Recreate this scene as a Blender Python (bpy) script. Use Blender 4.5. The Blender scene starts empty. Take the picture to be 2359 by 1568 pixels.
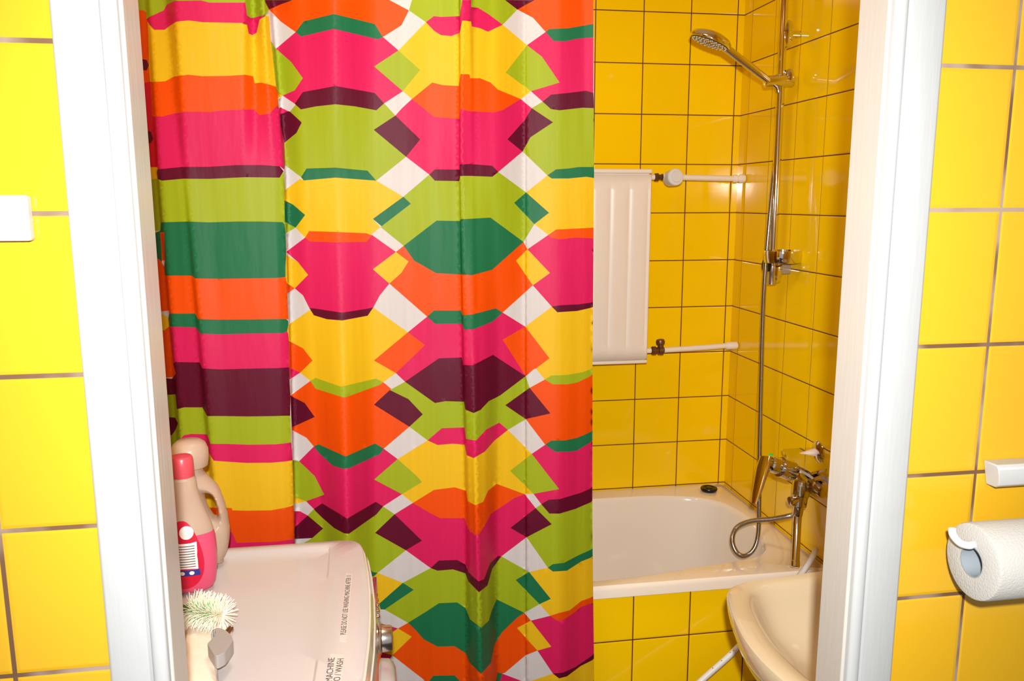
FLASH_W, FLASH_ANG, FILL_W, WORLD, EXPO = 120, 100, 6.3, .30, .42
# ---- printed pattern of the shower curtain: (colour, outline) in the photo's measured frame
PAT = """
# left striped panel
G 270,-20 640,-20 612,36 597,37 585,41 577,41 569,35 565,6 483,6 463,1 402,2 385,10 377,24 344,39 330,45
P 330,44 344,39 377,24 385,10 402,2 463,1 483,6 565,6 569,35 577,41 585,41 597,37 612,36 598,45 591,75.5 581,81 573,77.5 569,57 557,53 467,51 434,47 406,50 389,61 379,68.6 355,68.6 344.5,57 337,44
Y 337,44 344.5,57 355,68.6 379,68.6 389,61 406,50 434,47 467,51 557,53 569,57 573,77.5 581,81 591,75.5 598,45 613,36 620,37 624,98 632,163 636,200 622,195 602,190 587,192 583,175.5 565,172 524,174.7 467,175.5 434,172 402,176 381,187 361,188.6 346,188 343,134 341,76
O 346,188 361,188.6 381,187 402,176 434,172 467,175.5 524,174.7 565,172 583,175.5 587,192 602,190 622,195 636,200 640,229 642.5,249 636,245 622,261 597.6,265 585,252 516,254 483,258 463,257 430,257 402,261 373,268.6 350.6,267
P 350.6,267 373,268.6 402,261 430,257 463,257 483,258 516,254 585,252 597.6,265 622,261 636,245 642.5,249 646.5,286 655.5,347 655,390 644.5,383 606,380 544.5,380 483,384 418,384.5 363,390 356,300
M 363,390 418,384.5 483,384 544.5,380 606,380 644.5,383 653,394 644.5,409 565,408 483,412 422,411.5 373,416 363,412 361,396
G 361,396 363,412 373,416 422,411.5 483,412 565,408 644.5,409 653,395 656,388 655,461 655.5,516 651,511.5 606,510 544.5,510 483,512 430,510 371,512
D 371,512 430,510 483,512 544.5,510 606,510 651,511.5 656,518 658,612 658,638 635,640 571.5,641 508.5,642 449.5,641 441,634.5 382,634.5 369,531
O 380,632 382,634.5 441,634.5 449.5,641 508.5,642 571.5,641 635,640 658,638 662,676 664,735 635,734.7 571,735.6 508,736 456,734.7 449.5,722 389.7,722 384,660
D 389.7,722 449.5,722 456,734.7 508,736 571,735.6 635,734.7 660,734.7 664,740 662,762 651.6,767 571,768 508,769.7 462,768 450,753.7 389.7,752
P 389.7,752 450,753.7 462,768 508,769.7 571,768 651.6,767 662,762 664,770 666,846 635,847.6 563,849 508.4,850.5 466,848.4 460,834.5 403,833.7 399,838
M 399,838 403,833.7 460,834.5 466,848.4 508.4,850.5 563,849 635,847.6 666,846 668,900 668.5,957 635,958 571.6,959 517,958 477,958 466,938 424,938 407.4,942
G 407.4,942 424,938 466,938 477,958 517,958 571.6,959 635,958 668.5,957 671,1019 635,1023 571.6,1024 521,1022 485,1022 477,1000 441,999 424,1002 418,1008
P 418,1008 424,1002 441,999 477,1000 485,1022 521,1022 571.6,1024 635,1023 671,1019 674,1059 657.5,1062.5 624,1065.5 567.5,1066 522.5,1063 492,1060.6 481,1042 470,1040 421,1044
Y 421,1044 470,1040 481,1042 492,1060.6 522.5,1063 567.5,1066 624,1065.5 657.5,1062.5 674,1059 677,1164 657.5,1169 624,1175 567.5,1176 535.6,1175 534,1170 520.6,1169 428,1168
O 428,1168 520.6,1169 534,1170 535.6,1175 567.5,1176 624,1175 657.5,1169 677,1164 679,1241 640,1247 545,1250 534,1225 430,1235
P 430,1235 534,1225 545,1250 640,1247 679,1241 680,1330 435,1340
D 435,1340 680,1330 681,1420 440,1430
Y 440,1430 681,1420 682,1500 445,1500
O 445,1500 682,1500 684,1585 448,1585
# sliver left of the stripes
P 270,1040 430,1040 430,1150 270,1150
Y 270,1150 432,1150 436,1340 270,1340
D 270,1340 440,1340 450,1590 270,1590
P 270,300 356,300 363,385 270,385
Y 270,730 344,730 344,765 270,765
M 270,868 344,868 340,915 270,915
G 270,912 344,912 344,1045 270,1045
O 270,535 378,535 380,600 270,600
O 270,20 332,24 337,30 340,50 344,134 346,188 270,205
M 320,135 338,138 343,150 338,162 320,162
R 270,205 346,188 350.6,267 356,300 361,328 363,385 270,385
M 320,298 348,303 353,320 347,330 320,330
Y 270,385 362,386 361,412 270,415
G 270,414 361,412 366,470 371,512 369,531 270,535
D 340,545 369,531 372,570 373,604 378,614 340,600
O 270,600 366,596 378,612 381,634 389,715 270,730
Y 340,730 376,724 388,733 389,752 380,760 340,765
O 270,770 380,758 390,752 399,835 404,868 270,875
M 340,868 396,872 405,860 408,905 340,915
G 340,912 404,908 407,942 418,1008 421,1040 340,1045
M 370,958 404,962 410,975 404,990 396,1002 370,1003
# column two
M 606,-20 680,-20 675,0 646.5,10 620,22 611,5
O 620,22 646,10 675,0 680,-20 890,-20 897,0 942,24 925,58 905,71 882,85 863,55 769,32 699.6,49 681,74 646,49
D 681,74 699.6,49 769,32 863,55 882,85 871,90.6 769,66.5 693.5,84
P 636,112 681,74 693.5,84 769,66.5 871,90.6 882,86 918,116 862,153 928,210 885,238 863,214 773,198 697.5,212 679,239 651,220 679,208 697.5,180 671,143
G 624,95 636,112 671,143 697.5,180 679,208 651,220 640,212 632,163
Y 636,200 640,212 652,220 640,229
G 862,153 918,116 968,161 928,211
M 679,239 697.5,212 773,198 863,214 885,238 867,254 818,245 773,240 728,245 693,252
P 642.5,249 646,247 664,256 646,263
M 646,264 668,257 695,282 683,306 655,329 647,290
M 861,299 911,266 968,321 935.5,361
G 668,257 681,241 693,252 728,245 773,240 818,245 867,254 885,239 911,266 861,299 935.5,361 867,416 846.5,393 773,386 706,388 693.5,408 657,380 655,329 683,306 695,282
D 693.5,408 706,388 773,386 846.5,393 867,416 773,409 699.6,415.5
Y 657,437 692,411 699.6,415.5 773,409 868,416 929,453 859,504 877,523 854,541 844,537 773,534 712,532 703,547 681,524 703,495 675,471 656,461
D 656,461 675,471 703,495 680,524 656,511
G 656,511 680,524 658,538
D 859,504 929,452 946.5,469 879,521
O 703,547 712,532 773,534 844,537 857,541 844.5,557 769,558 714,556
P 659,580 703,547 714,556 769,558 844.5,557 857,541 912,580 859,620 897,653 875,680 860,708 845,711 788,720 723,710 712.6,709.5 698,680 679,664 709.7,633 687,604
Y 659,586 687,604 709.7,633 679,664 661,652
O 661,652 679,664 662,677
Y 859,620 912,580 941,602 925,628 897,653
M 712.6,709.5 723,710 788,720 845,711 860,708 847,727 788,738 753,735 723,726
Y 664,748 715,713 723,726 753,735 788,738 847,727 860,709 939.6,765 861.5,830 912,859 883,880 866,871.6 786,890.5 727,870 715,877 691.6,858 720,830 698,802 665.5,785
O 665.5,785 698,802 720,830 691.6,858 666,844
P 666,846 691.6,859 667,874
O 861.5,830 939.6,766 979,794.5 911,859
G 715,877 727,870 786,890.5 866,871.6 883,881 875,886 799,913.7 790.5,915 727,895
O 669,911 715,878 727,895 790,915 799,914 875,886 883,881 902,896 861.5,931.6 943,982.6 884,1033 864,1021 796,1051 734,1023 723,1028 706,1008 672.6,990 672.6,984 725,960 702,928
M 668,909.5 702,928 725,960 672.6,985
M 861.5,931.6 898,898 941,919 974,954 943,982
D 723,1028 734,1023 796,1051 864,1021 882,1033 875,1045.6 804,1078 789,1079 766,1072 736,1044
P 689,1062 723,1029 736,1044 766,1072 789,1079 804,1078 875,1046 882,1034 916,1057 862,1104 926,1138 882.5,1166 865.6,1155.5 800,1194 742,1159 723,1172 705,1154 747,1139 725,1096
G 673,1058 689,1062 725,1096 747,1139 705,1154 678,1144
G 862,1104 916,1058 960,1096 972,1110 927,1138
Y 677,1144 705,1154 678,1161
M 723,1172 742,1159 800,1194 865.6,1155.5 882.5,1166.5 867.5,1184 804,1229 792.5,1228 770,1216 740,1190 727,1177
P 678,1177 691,1177 709,1187 679,1214
M 708,1187 744.5,1217 719,1239 679,1243 679,1214
G 709,1187 723,1173 727,1177 740,1190 770,1216 792.5,1228 804,1229 867.5,1184 882.5,1167 909,1184 864,1227 935,1267 870,1319 850,1330 700,1300 680,1262 719,1239 744.5,1217
D 780,1315 850,1308 859,1317 870,1319 861.5,1327 790,1345
M 864,1227 910,1185 972,1245 935,1267
Y 680,1345 790,1345 861.5,1327 870,1319 928,1342 873.5,1390 877,1403 840,1400 690,1390
D 873.5,1390.5 928.6,1343 953,1358 886,1403.5 876,1403
P 690,1440 840,1430 880,1436 917,1447 886,1467 870,1480 690,1490
Y 886,1468 917,1448 948.6,1466 904,1509 884,1503
P 740,1520 882,1500 904,1509 888,1530 800,1560
# column three
G 954.7,-20 1065,-20 1065,0 1059,37 1016,39 999.6,37 981,51 942,24
P 981,51 999.6,37 1016,39 1059,37 1065,0 1066,-20 1086,-20 1085,16 1101.6,18 1126,33 1158,57 1124,73 1106,65 1087,61 1085,49 1065,47 1059,75.5 1040,83 1016,81 1000,71
G 1085,-20 1165,-20 1163,0 1192,22 1158,57 1126,33 1101.6,18 1085,16
M 1163,-20 1240,-20 1232,0 1192,21 1163,0
Y 981,52 1000,71 1016,81 1040,83 1059,75.5 1065,47 1085,49 1087,61 1106,65 1124,73 1159,57 1214,104 1165,167 1223,210 1199.6,228 1146.5,206 1130,190 1105.7,180 1083,180 1081,171 1061,170.6 1056.7,198 1020,196 995.5,190 949,228 928,211 968,161 918,116
G 1165,167 1214,103 1248.6,130.6 1289,190 1223,210
O 949,229 995.5,190 1020,196 1056.7,198 1061,170.6 1081,171 1083,180 1105.7,180 1130,190 1146.5,206 1199.6,228 1159,253 1138,259 1081,256 1061,251 1058,274 999.6,269
P 911,266 925,250 949,229 999.6,269 1058,274 1061,251 1081,256 1138,259 1159,253 1199.6,228 1225,249 1208,277.5 1169,321 1203.7,349 1148,396 1134,381.6 1081,377.5 1059,379 1059,390.6 1001.6,390 989,402 935.5,361 968,321
M 989,402 1001.6,390 1059,390.6 1059,379 1081,377.5 1134,381.6 1148,396 1134,407 1081,405 1060,405 1058,417 1001.6,416
M 1169,321 1208,277.5 1225,249 1274,281.6 1222,316 1203.7,349
G 929,452 989,402 1001.6,416 1058,417 1060,405 1134,407 1148,396 1212,443 1184.5,467 1231,516 1206,557 1130,501 1061,505 1058.8,509 1005.7,508 930,566 877,522 946.5,469
D 1184.5,467 1212,443 1265,490 1231,516
D 930,566 1005.7,508 1058.8,509 1061,505 1130,501 1206,557 1134,621 1088,633.5 1062,632 1005,629 954,600
O 912,580 930,566 954,600 1005,629 1062,632 1088,633.5 1134,621 1206,557 1215,574 1188.6,600 1227.5,657 1158,719.6 1142,710 1088,724 1065.5,726 1062,715 1000,715 984,729 897,653 925,628 941,602
Y 1188.6,600 1215,574 1267,628.6 1227.5,657
D 984,729 1000,715 1062,715 1065.5,726 1088,724 1142,710 1158,719.6 1135.7,740 1091,758 1069,759 1064,745 1003,746
P 939.6,765 984,729 1003,746 1064,745 1069,759 1091,758 1135.7,740 1158,719.6 1210,752 1158,782 1230,850 1211,866 1135.7,817 1089.5,841 1067,841 1064,823 1011,825 933,879 911,859 979,794.5
O 1158,782 1210,752 1266,825 1212,867
M 933,879 1011,825 1064,823 1067,841 1089.5,841 1135.7,817 1211,866 1151.6,911 1126,923.7 1107,944 1091,951 1072,943 1068.7,925 1027,923.7 1002,928
G 898,897 933,879 1002,928 1027,923.7 1068.7,925 1072,943 1091,951 1107,944 1126,923.7 1151.6,911 1211,867 1220,893 1164,933 1211,965 1170,990 1150,973 1120,989 1097,1014 1073.5,1011 1070,984 1017.7,986 985,1014 943,982 974,954 941,919
M 1164,933 1220,893 1268,952 1211.5,966
P 985,1014 1017.7,986 1070,984 1073.5,1011 1097,1014 1120,989 1150,973 1170,990 1139,1014.5 1116.6,1040 1091,1055 1075,1048 1070,1024 1043,1021.6 1008,1024.7
Y 916,1057 985,1014 1008,1024.7 1043,1021.6 1070,1024 1075,1048 1091,1055 1116.6,1040 1139,1014.5 1170,990 1225,1045 1175,1084 1215,1108 1229,1137 1209,1138 1144,1114 1124.6,1129.7 1113,1155.6 1095,1163 1077.6,1154 1074,1129.7 1047,1122 1000,1128 951,1158 927,1138 972,1110
G 1175,1084 1225,1045 1288,1126 1229,1138
O 951,1159 1000,1128 1047,1122 1074,1129.7 1077.6,1154 1095,1163 1113,1155.6 1124.6,1129.7 1144,1114 1209,1139 1186,1146 1131,1183 1123,1199 1105,1228.5 1095.4,1232 1079,1219 1069.5,1193 1014,1193 988.5,1180
P 909,1184 951,1159 988.5,1180 1014,1193 1069.5,1193 1079,1219 1095.4,1232 1105,1228.5 1123,1199 1131,1183 1186,1146 1209,1140 1234,1170 1176,1215.5 1213,1237 1155,1281 1147,1280 1129.5,1296.5 1115,1334 1102,1338.7 1079,1317.6 1072.7,1300 1053,1289.4 1011,1290.7 992,1308 935,1267 972,1245
M 992,1308 1011,1290.7 1053,1289.4 1072.7,1300 1079,1317.6 1102,1338.7 1115,1334 1129.5,1296.5 1147,1280 1155,1282 1134,1309.5 1123,1348 1103.5,1363.6 1079,1338.7 1072,1320 1043.6,1311 1008,1314
M 1176,1215.5 1234,1170 1271,1207 1213,1237
G 928,1342 992,1308 1008,1314 1043.6,1311 1072,1320 1079,1338.7 1103.5,1363.6 1123,1348 1134,1309.5 1155,1282 1219,1317 1188,1335.4 1243,1391 1208,1411 1144,1380 1132.7,1406.7 1126,1429 1108.4,1445.6 1082.5,1426 1072.7,1400 1053,1387 1011,1389 982,1408 940,1434 886,1403.5 953,1358
D 1188,1335.4 1219,1317 1268.8,1379 1243,1391
D 940,1434 982,1408 1011,1389 1053,1387 1072.7,1400 1082.5,1426 1108.4,1445.6 1126,1429 1132.7,1406.7 1144,1380 1208,1411 1192.6,1421 1157,1455 1139,1484.5 1131,1526.6 1108.4,1551.6 1082.5,1526.6 1072.7,1504 1047,1487.7 1008,1489 975.5,1471.5 956,1449
O 917,1448 940,1434 956,1449 975.5,1471.5 1008,1489 1047,1487.7 1072.7,1504 1082.5,1526.6 1108.4,1551.6 1131,1526.6 1139,1484.5 1157,1455 1192.6,1421 1208,1411 1223,1429 1191,1446 1238,1498 1210.5,1509 1163.5,1549 1147,1547.7 1141,1575 1066,1575 1047,1555 998,1556 984,1575 975,1564 904,1509 948.6,1466
Y 1191,1446 1223,1429 1270,1489 1238,1498
D 984,1575 998,1556 1047,1555 1066,1575
D 1141,1575 1147,1547.7 1163.5,1549 1157,1551 1150,1575
P 1150,1575 1157,1551 1202,1568 1202,1575
# column four
O 1232,-20 1367,-20 1367,55 1310,65 1265,67 1257,73.5 1228,41 1192,21 1232,0
D 1257,73.5 1265,67 1310,65 1367,55 1367,86 1330,89 1302,95 1275,94
P 1214,103 1257,73.5 1275,94 1302,95 1330,89 1367,86 1367,214 1350,209 1310,214 1269,218 1250,234 1223,210 1289,190 1248.6,130.6
M 1250,234 1269,218 1310,214 1350,209 1367,214 1369,249 1342,248 1289,254 1269,251
G 1225,250 1250,235 1269,251 1289,254 1342,248 1369,249 1370,384.5 1334,384.5 1310,388 1281,390 1261,404 1203.7,349 1222,316 1274,281.6
D 1261,404 1281,390 1310,388 1334,384.5 1370,384.5 1370,410 1350.6,407 1310,411 1271,411
Y 1212,443 1261,404 1271,411 1310,411 1350.6,407 1370,410 1369,524 1322,526.5 1281,528.6 1263,541 1231,516 1265,490
O 1263,541 1281,528.6 1322,526.5 1369,524 1369,549 1326,547 1289,551 1269,547
P 1215,574 1263,541 1269,547 1289,551 1326,547 1369,549 1369,696 1330,701 1292,702.7 1271,706 1227.5,657 1267,628.6
M 1271,706 1292,702.7 1330,701 1369,696 1369,707 1330,716 1284,719
Y 1210,752 1271,706 1284,719 1330,716 1369,707 1369,847 1343,856.7 1308,863 1269.6,864.7 1255,874 1234.5,848.7 1266,825
G 1255,874 1269.6,864.7 1308,863 1343,856.7 1369,847 1369,862 1330,880.6 1308,884.8 1274,885
O 1220,893 1255,874 1274,885 1308,884.8 1330,880.6 1369,862 1369,991 1330,1008 1301.5,1014 1269.6,1014.5 1256,1024 1211.5,966 1268,952
D 1256,1024 1269.6,1014.5 1301.5,1014 1330,1008 1369,991 1369,1013 1330,1037 1314,1040 1279,1040
P 1225,1045 1256,1024 1279,1040 1314,1040 1330,1037 1369,1013 1369,1121 1338.5,1134.5 1290,1149 1264,1150.7 1247,1161 1229,1138 1288,1126
M 1247,1161 1264,1150.7 1290,1149 1338.5,1134.5 1369,1121 1369,1153 1325.5,1171.8 1290,1182.5 1265.6,1182.5
G 1234,1170 1247,1161 1265.6,1182.5 1290,1182.5 1325.5,1171.8 1369,1153 1369,1262.5 1332,1278.7 1299.6,1296 1273.7,1299 1262,1307 1213,1237 1271,1207
D 1262,1307 1273.7,1299 1299.6,1296 1332,1278.7 1369,1262.5 1369,1281 1338.5,1293 1306,1314 1273.7,1316
Y 1219,1317 1262,1307 1273.7,1316 1306,1314 1338.5,1293 1369,1281 1370,1372.7 1338.5,1384 1312.6,1405 1286.6,1411.6 1267,1418 1243,1391 1268.8,1379
O 1267,1418 1286.6,1411.6 1312.6,1405 1338.5,1384 1370,1372.7 1371,1387 1338.5,1397 1319,1413 1299.6,1426 1285,1430 1277,1424.5
P 1223,1429 1267,1418 1277,1424.5 1285,1430 1299.6,1426 1319,1413 1338.5,1397 1371,1387 1372,1504 1325.5,1536 1296,1549 1273.7,1551 1238,1498 1270,1489
M 1273.7,1551 1296,1549 1325.5,1536 1372,1503 1373,1516 1338.5,1533 1306,1557.4 1288,1562
Y 1202,1575 1273.7,1551 1288,1562 1306,1557.4 1338.5,1533 1373,1516 1373,1575
"""
import bpy, bmesh, math, random
from mathutils import Vector, Matrix
from mathutils.geometry import delaunay_2d_cdt
random.seed(7)
COL = bpy.context.scene.collection
PI = math.pi

# ------------------------------------------------------------ camera (measured from the tile grid)
FPX, W_PX, H_PX = 1888.98, 2359, 1568
CAM = Vector((-1.13913, -2.50263, 1.51872))
_y, _p, _r = .16319, .16877, -.00169
_f = Vector((math.sin(_y)*math.cos(_p), math.cos(_y)*math.cos(_p), -math.sin(_p)))
_ri = Vector((math.cos(_y), -math.sin(_y), 0)); _up = _ri.cross(_f)
RI = math.cos(_r)*_ri + math.sin(_r)*_up
UP = -math.sin(_r)*_ri + math.cos(_r)*_up
FW = _f
def P(u, v, **k):
    """survey: the point seen at photo position (u,v) on a known plane x=, y= or z="""
    d = RI*((u-1179.5)/FPX) + UP*(-(v-784)/FPX) + FW
    a = list(k)[0]; i = 'xyz'.index(a)
    return CAM + d*((k[a]-CAM[i])/d[i])

# ------------------------------------------------------------ object helpers
def tag(o, label=None, cat=None, group=None, kind=None):
    if label: o['label'] = label
    if cat: o['category'] = cat
    if group: o['group'] = group
    if kind: o['kind'] = kind
    return o
def thing(name, label, cat, loc=(0,0,0), group=None):
    o = bpy.data.objects.new(name, None); COL.objects.link(o); o.location = loc
    o.empty_display_size = .03
    bpy.context.view_layer.update()
    return tag(o, label, cat, group)
def obj(name, bm, m, parent=None, smooth=True, bevel=0, segs=2, label=None):
    me = bpy.data.meshes.new(name)
    bmesh.ops.recalc_face_normals(bm, faces=bm.faces[:])
    bm.to_mesh(me); bm.free()
    for p in me.polygons: p.use_smooth = smooth
    if m: me.materials.append(m)
    o = bpy.data.objects.new(name, me); COL.objects.link(o)
    if parent:
        o.parent = parent
        if parent.type == 'EMPTY': o.matrix_parent_inverse = Matrix.Translation(-parent.location)
    if bevel:
        b = o.modifiers.new('bevel', 'BEVEL'); b.width = bevel; b.segments = segs; b.limit_method = 'ANGLE'; b.angle_limit = .6
        if smooth: b.harden_normals = False
    if smooth:
        me.set_sharp_from_angle(angle=math.radians(38))
    if label: o['label'] = label
    return o
def struct(name, bm, m, **k):
    o = obj(name, bm, m, **k); o['kind'] = 'structure'; return o
def NB(): return bmesh.new()
def add_box(bm, x0, x1, y0, y1, z0, z1):
    v = [bm.verts.new((x, y, z)) for x in (x0, x1) for y in (y0, y1) for z in (z0, z1)]
    for f in ((0,1,3,2),(4,6,7,5),(0,4,5,1),(2,3,7,6),(0,2,6,4),(1,5,7,3)): bm.faces.new([v[i] for i in f])
    return bm
def add_loft(bm, rings, cap0=True, cap1=True, closed=True):
    R = [[bm.verts.new(p) for p in r] for r in rings]
    n = len(R[0])
    for a, b in zip(R, R[1:]):
        for i in range(n if closed else n-1):
            j = (i+1) % n
            bm.faces.new((a[i], a[j], b[j], b[i]))
    if cap0: bm.faces.new(R[0][::-1])
    if cap1: bm.faces.new(R[-1])
    return bm
def frame_for(d):
    d = d.normalized(); a = Vector((0,0,1)) if abs(d.z) < .9 else Vector((1,0,0))
    u = d.cross(a).normalized(); return u, d.cross(u).normalized()
def add_tube(bm, pts, r, n=14, caps=True):
    pts = [Vector(p) for p in pts]; rr = r if isinstance(r, (list, tuple)) else [r]*len(pts)
    u = None; rings = []
    for i, p in enumerate(pts):
        d = (pts[min(i+1, len(pts)-1)] - pts[max(i-1, 0)]).normalized()
        if u is None: u, w = frame_for(d)
        else:
            u = (u - d*u.dot(d)).normalized(); w = d.cross(u).normalized()
        rings.append([p + (u*math.cos(2*PI*k/n) + w*math.sin(2*PI*k/n))*rr[i] for k in range(n)])
    return add_loft(bm, rings, caps, caps)
def add_lathe(bm, prof, org, axis, n=40, caps=True, sq=None):
    """prof: (distance along axis, radius); sq = (u, su, sv) elliptical cross-section"""
    org = Vector(org); d = Vector(axis).normalized()
    if sq: u = Vector(sq[0]).normalized(); w = d.cross(u).normalized(); su, sv = sq[1], sq[2]
    else: u, w = frame_for(d); su = sv = 1
    rings = [[org + d*h + (u*math.cos(2*PI*k/n)*su + w*math.sin(2*PI*k/n)*sv)*max(r, 1e-5) for k in range(n)] for h, r in prof]
    return add_loft(bm, rings, caps, caps)
def spline(pts, per=8, closed=False):
    pts = [Vector(p) for p in pts]; out = []; n = len(pts)
    rng = range(n if closed else n-1)
    for i in rng:
        if closed: a, b, c, d = pts[(i-1) % n], pts[i], pts[(i+1) % n], pts[(i+2) % n]
        else: a, b, c, d = pts[max(i-1,0)], pts[i], pts[i+1], pts[min(i+2,n-1)]
        for k in range(per):
            t = k/per
            out.append(.5*((2*b)+(c-a)*t+(2*a-5*b+4*c-d)*t*t+(3*b-a-3*c+d)*t**3))
    if not closed: out.append(pts[-1])
    return out
def add_prism(bm, pts, lift):
    """closed outline (3D points) pushed along lift"""
    a = [bm.verts.new(p) for p in pts]; b = [bm.verts.new(Vector(p)+Vector(lift)) for p in pts]
    n = len(a)
    for i in range(n): bm.faces.new((a[i], a[(i+1) % n], b[(i+1) % n], b[i]))
    bm.faces.new(a[::-1]); bm.faces.new(b)
    return bm
def resample(pts, n):
    """closed 2D/3D outline -> n evenly spaced points"""
    pts = [Vector(p) for p in pts]; L = [0]
    for i in range(len(pts)): L.append(L[-1] + (pts[(i+1) % len(pts)]-pts[i]).length)
    out = []; j = 0
    for k in range(n):
        s = L[-1]*k/n
        while L[j+1] < s: j += 1
        t = (s-L[j])/max(L[j+1]-L[j], 1e-9)
        out.append(pts[j].lerp(pts[(j+1) % len(pts)], t))
    return out
def rounded(pts, r, seg=5):
    out = []; n = len(pts)
    for i in range(n):
        a, b, c = Vector(pts[i-1]), Vector(pts[i]), Vector(pts[(i+1) % n])
        u, v = (a-b).normalized(), (c-b).normalized()
        rr = min(r, (a-b).length*.45, (c-b).length*.45)
        for k in range(seg+1):
            t = k/seg; p0, p2 = b+u*rr, b+v*rr
            out.append(p0*(1-t)**2 + b*2*t*(1-t) + p2*t*t)
    return out

# ------------------------------------------------------------ materials (all node based)
def s2l(c):
    return tuple((x/255/12.92 if x/255 <= .04045 else ((x/255+.055)/1.055)**2.4) for x in c)
def new_mat(name):
    m = bpy.data.materials.new(name); m.use_nodes = True
    nt = m.node_tree; b = nt.nodes['Principled BSDF']; return m, nt, b
def mat(name, rgb, rough=.5, metal=0, spec=.5, coat=0, var=.04, nscale=40, bump=0, bscale=200, trans=0, ior=1.45, sss=0, stretch=None):
    m, nt, b = new_mat(name); N, L = nt.nodes, nt.links
    tc = N.new('ShaderNodeTexCoord'); no = N.new('ShaderNodeTexNoise'); no.inputs['Scale'].default_value = nscale
    L.new(tc.outputs['Object'], no.inputs['Vector'])
    mx = N.new('ShaderNodeMix'); mx.data_type = 'RGBA'
    c = s2l(rgb)
    mx.inputs[6].default_value = (*[x*(1-var) for x in c], 1); mx.inputs[7].default_value = (*[min(1, x*(1+var)) for x in c], 1)
    L.new(no.outputs['Fac'], mx.inputs[0]); L.new(mx.outputs[2], b.inputs['Base Color'])
    b.inputs['Roughness'].default_value = rough; b.inputs['Metallic'].default_value = metal
    b.inputs['Specular IOR Level'].default_value = spec; b.inputs['IOR'].default_value = ior
    b.inputs['Coat Weight'].default_value = coat; b.inputs['Coat Roughness'].default_value = .05
    b.inputs['Transmission Weight'].default_value = trans
    if sss: b.inputs['Subsurface Weight'].default_value = sss; b.inputs['Subsurface Scale'].default_value = .01
    if bump:
        n2 = N.new('ShaderNodeTexNoise'); n2.inputs['Scale'].default_value = bscale; n2.inputs['Detail'].default_value = 4
        if stretch:
            mp = N.new('ShaderNodeMapping'); mp.inputs['Scale'].default_value = stretch
            L.new(tc.outputs['Object'], mp.inputs['Vector']); L.new(mp.outputs['Vector'], n2.inputs['Vector'])
        else: L.new(tc.outputs['Object'], n2.inputs['Vector'])
        bp = N.new('ShaderNodeBump'); bp.inputs['Strength'].default_value = bump; bp.inputs['Distance'].default_value = .002
        L.new(n2.outputs['Fac'], bp.inputs['Height']); L.new(bp.outputs['Normal'], b.inputs['Normal'])
    return m
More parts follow.
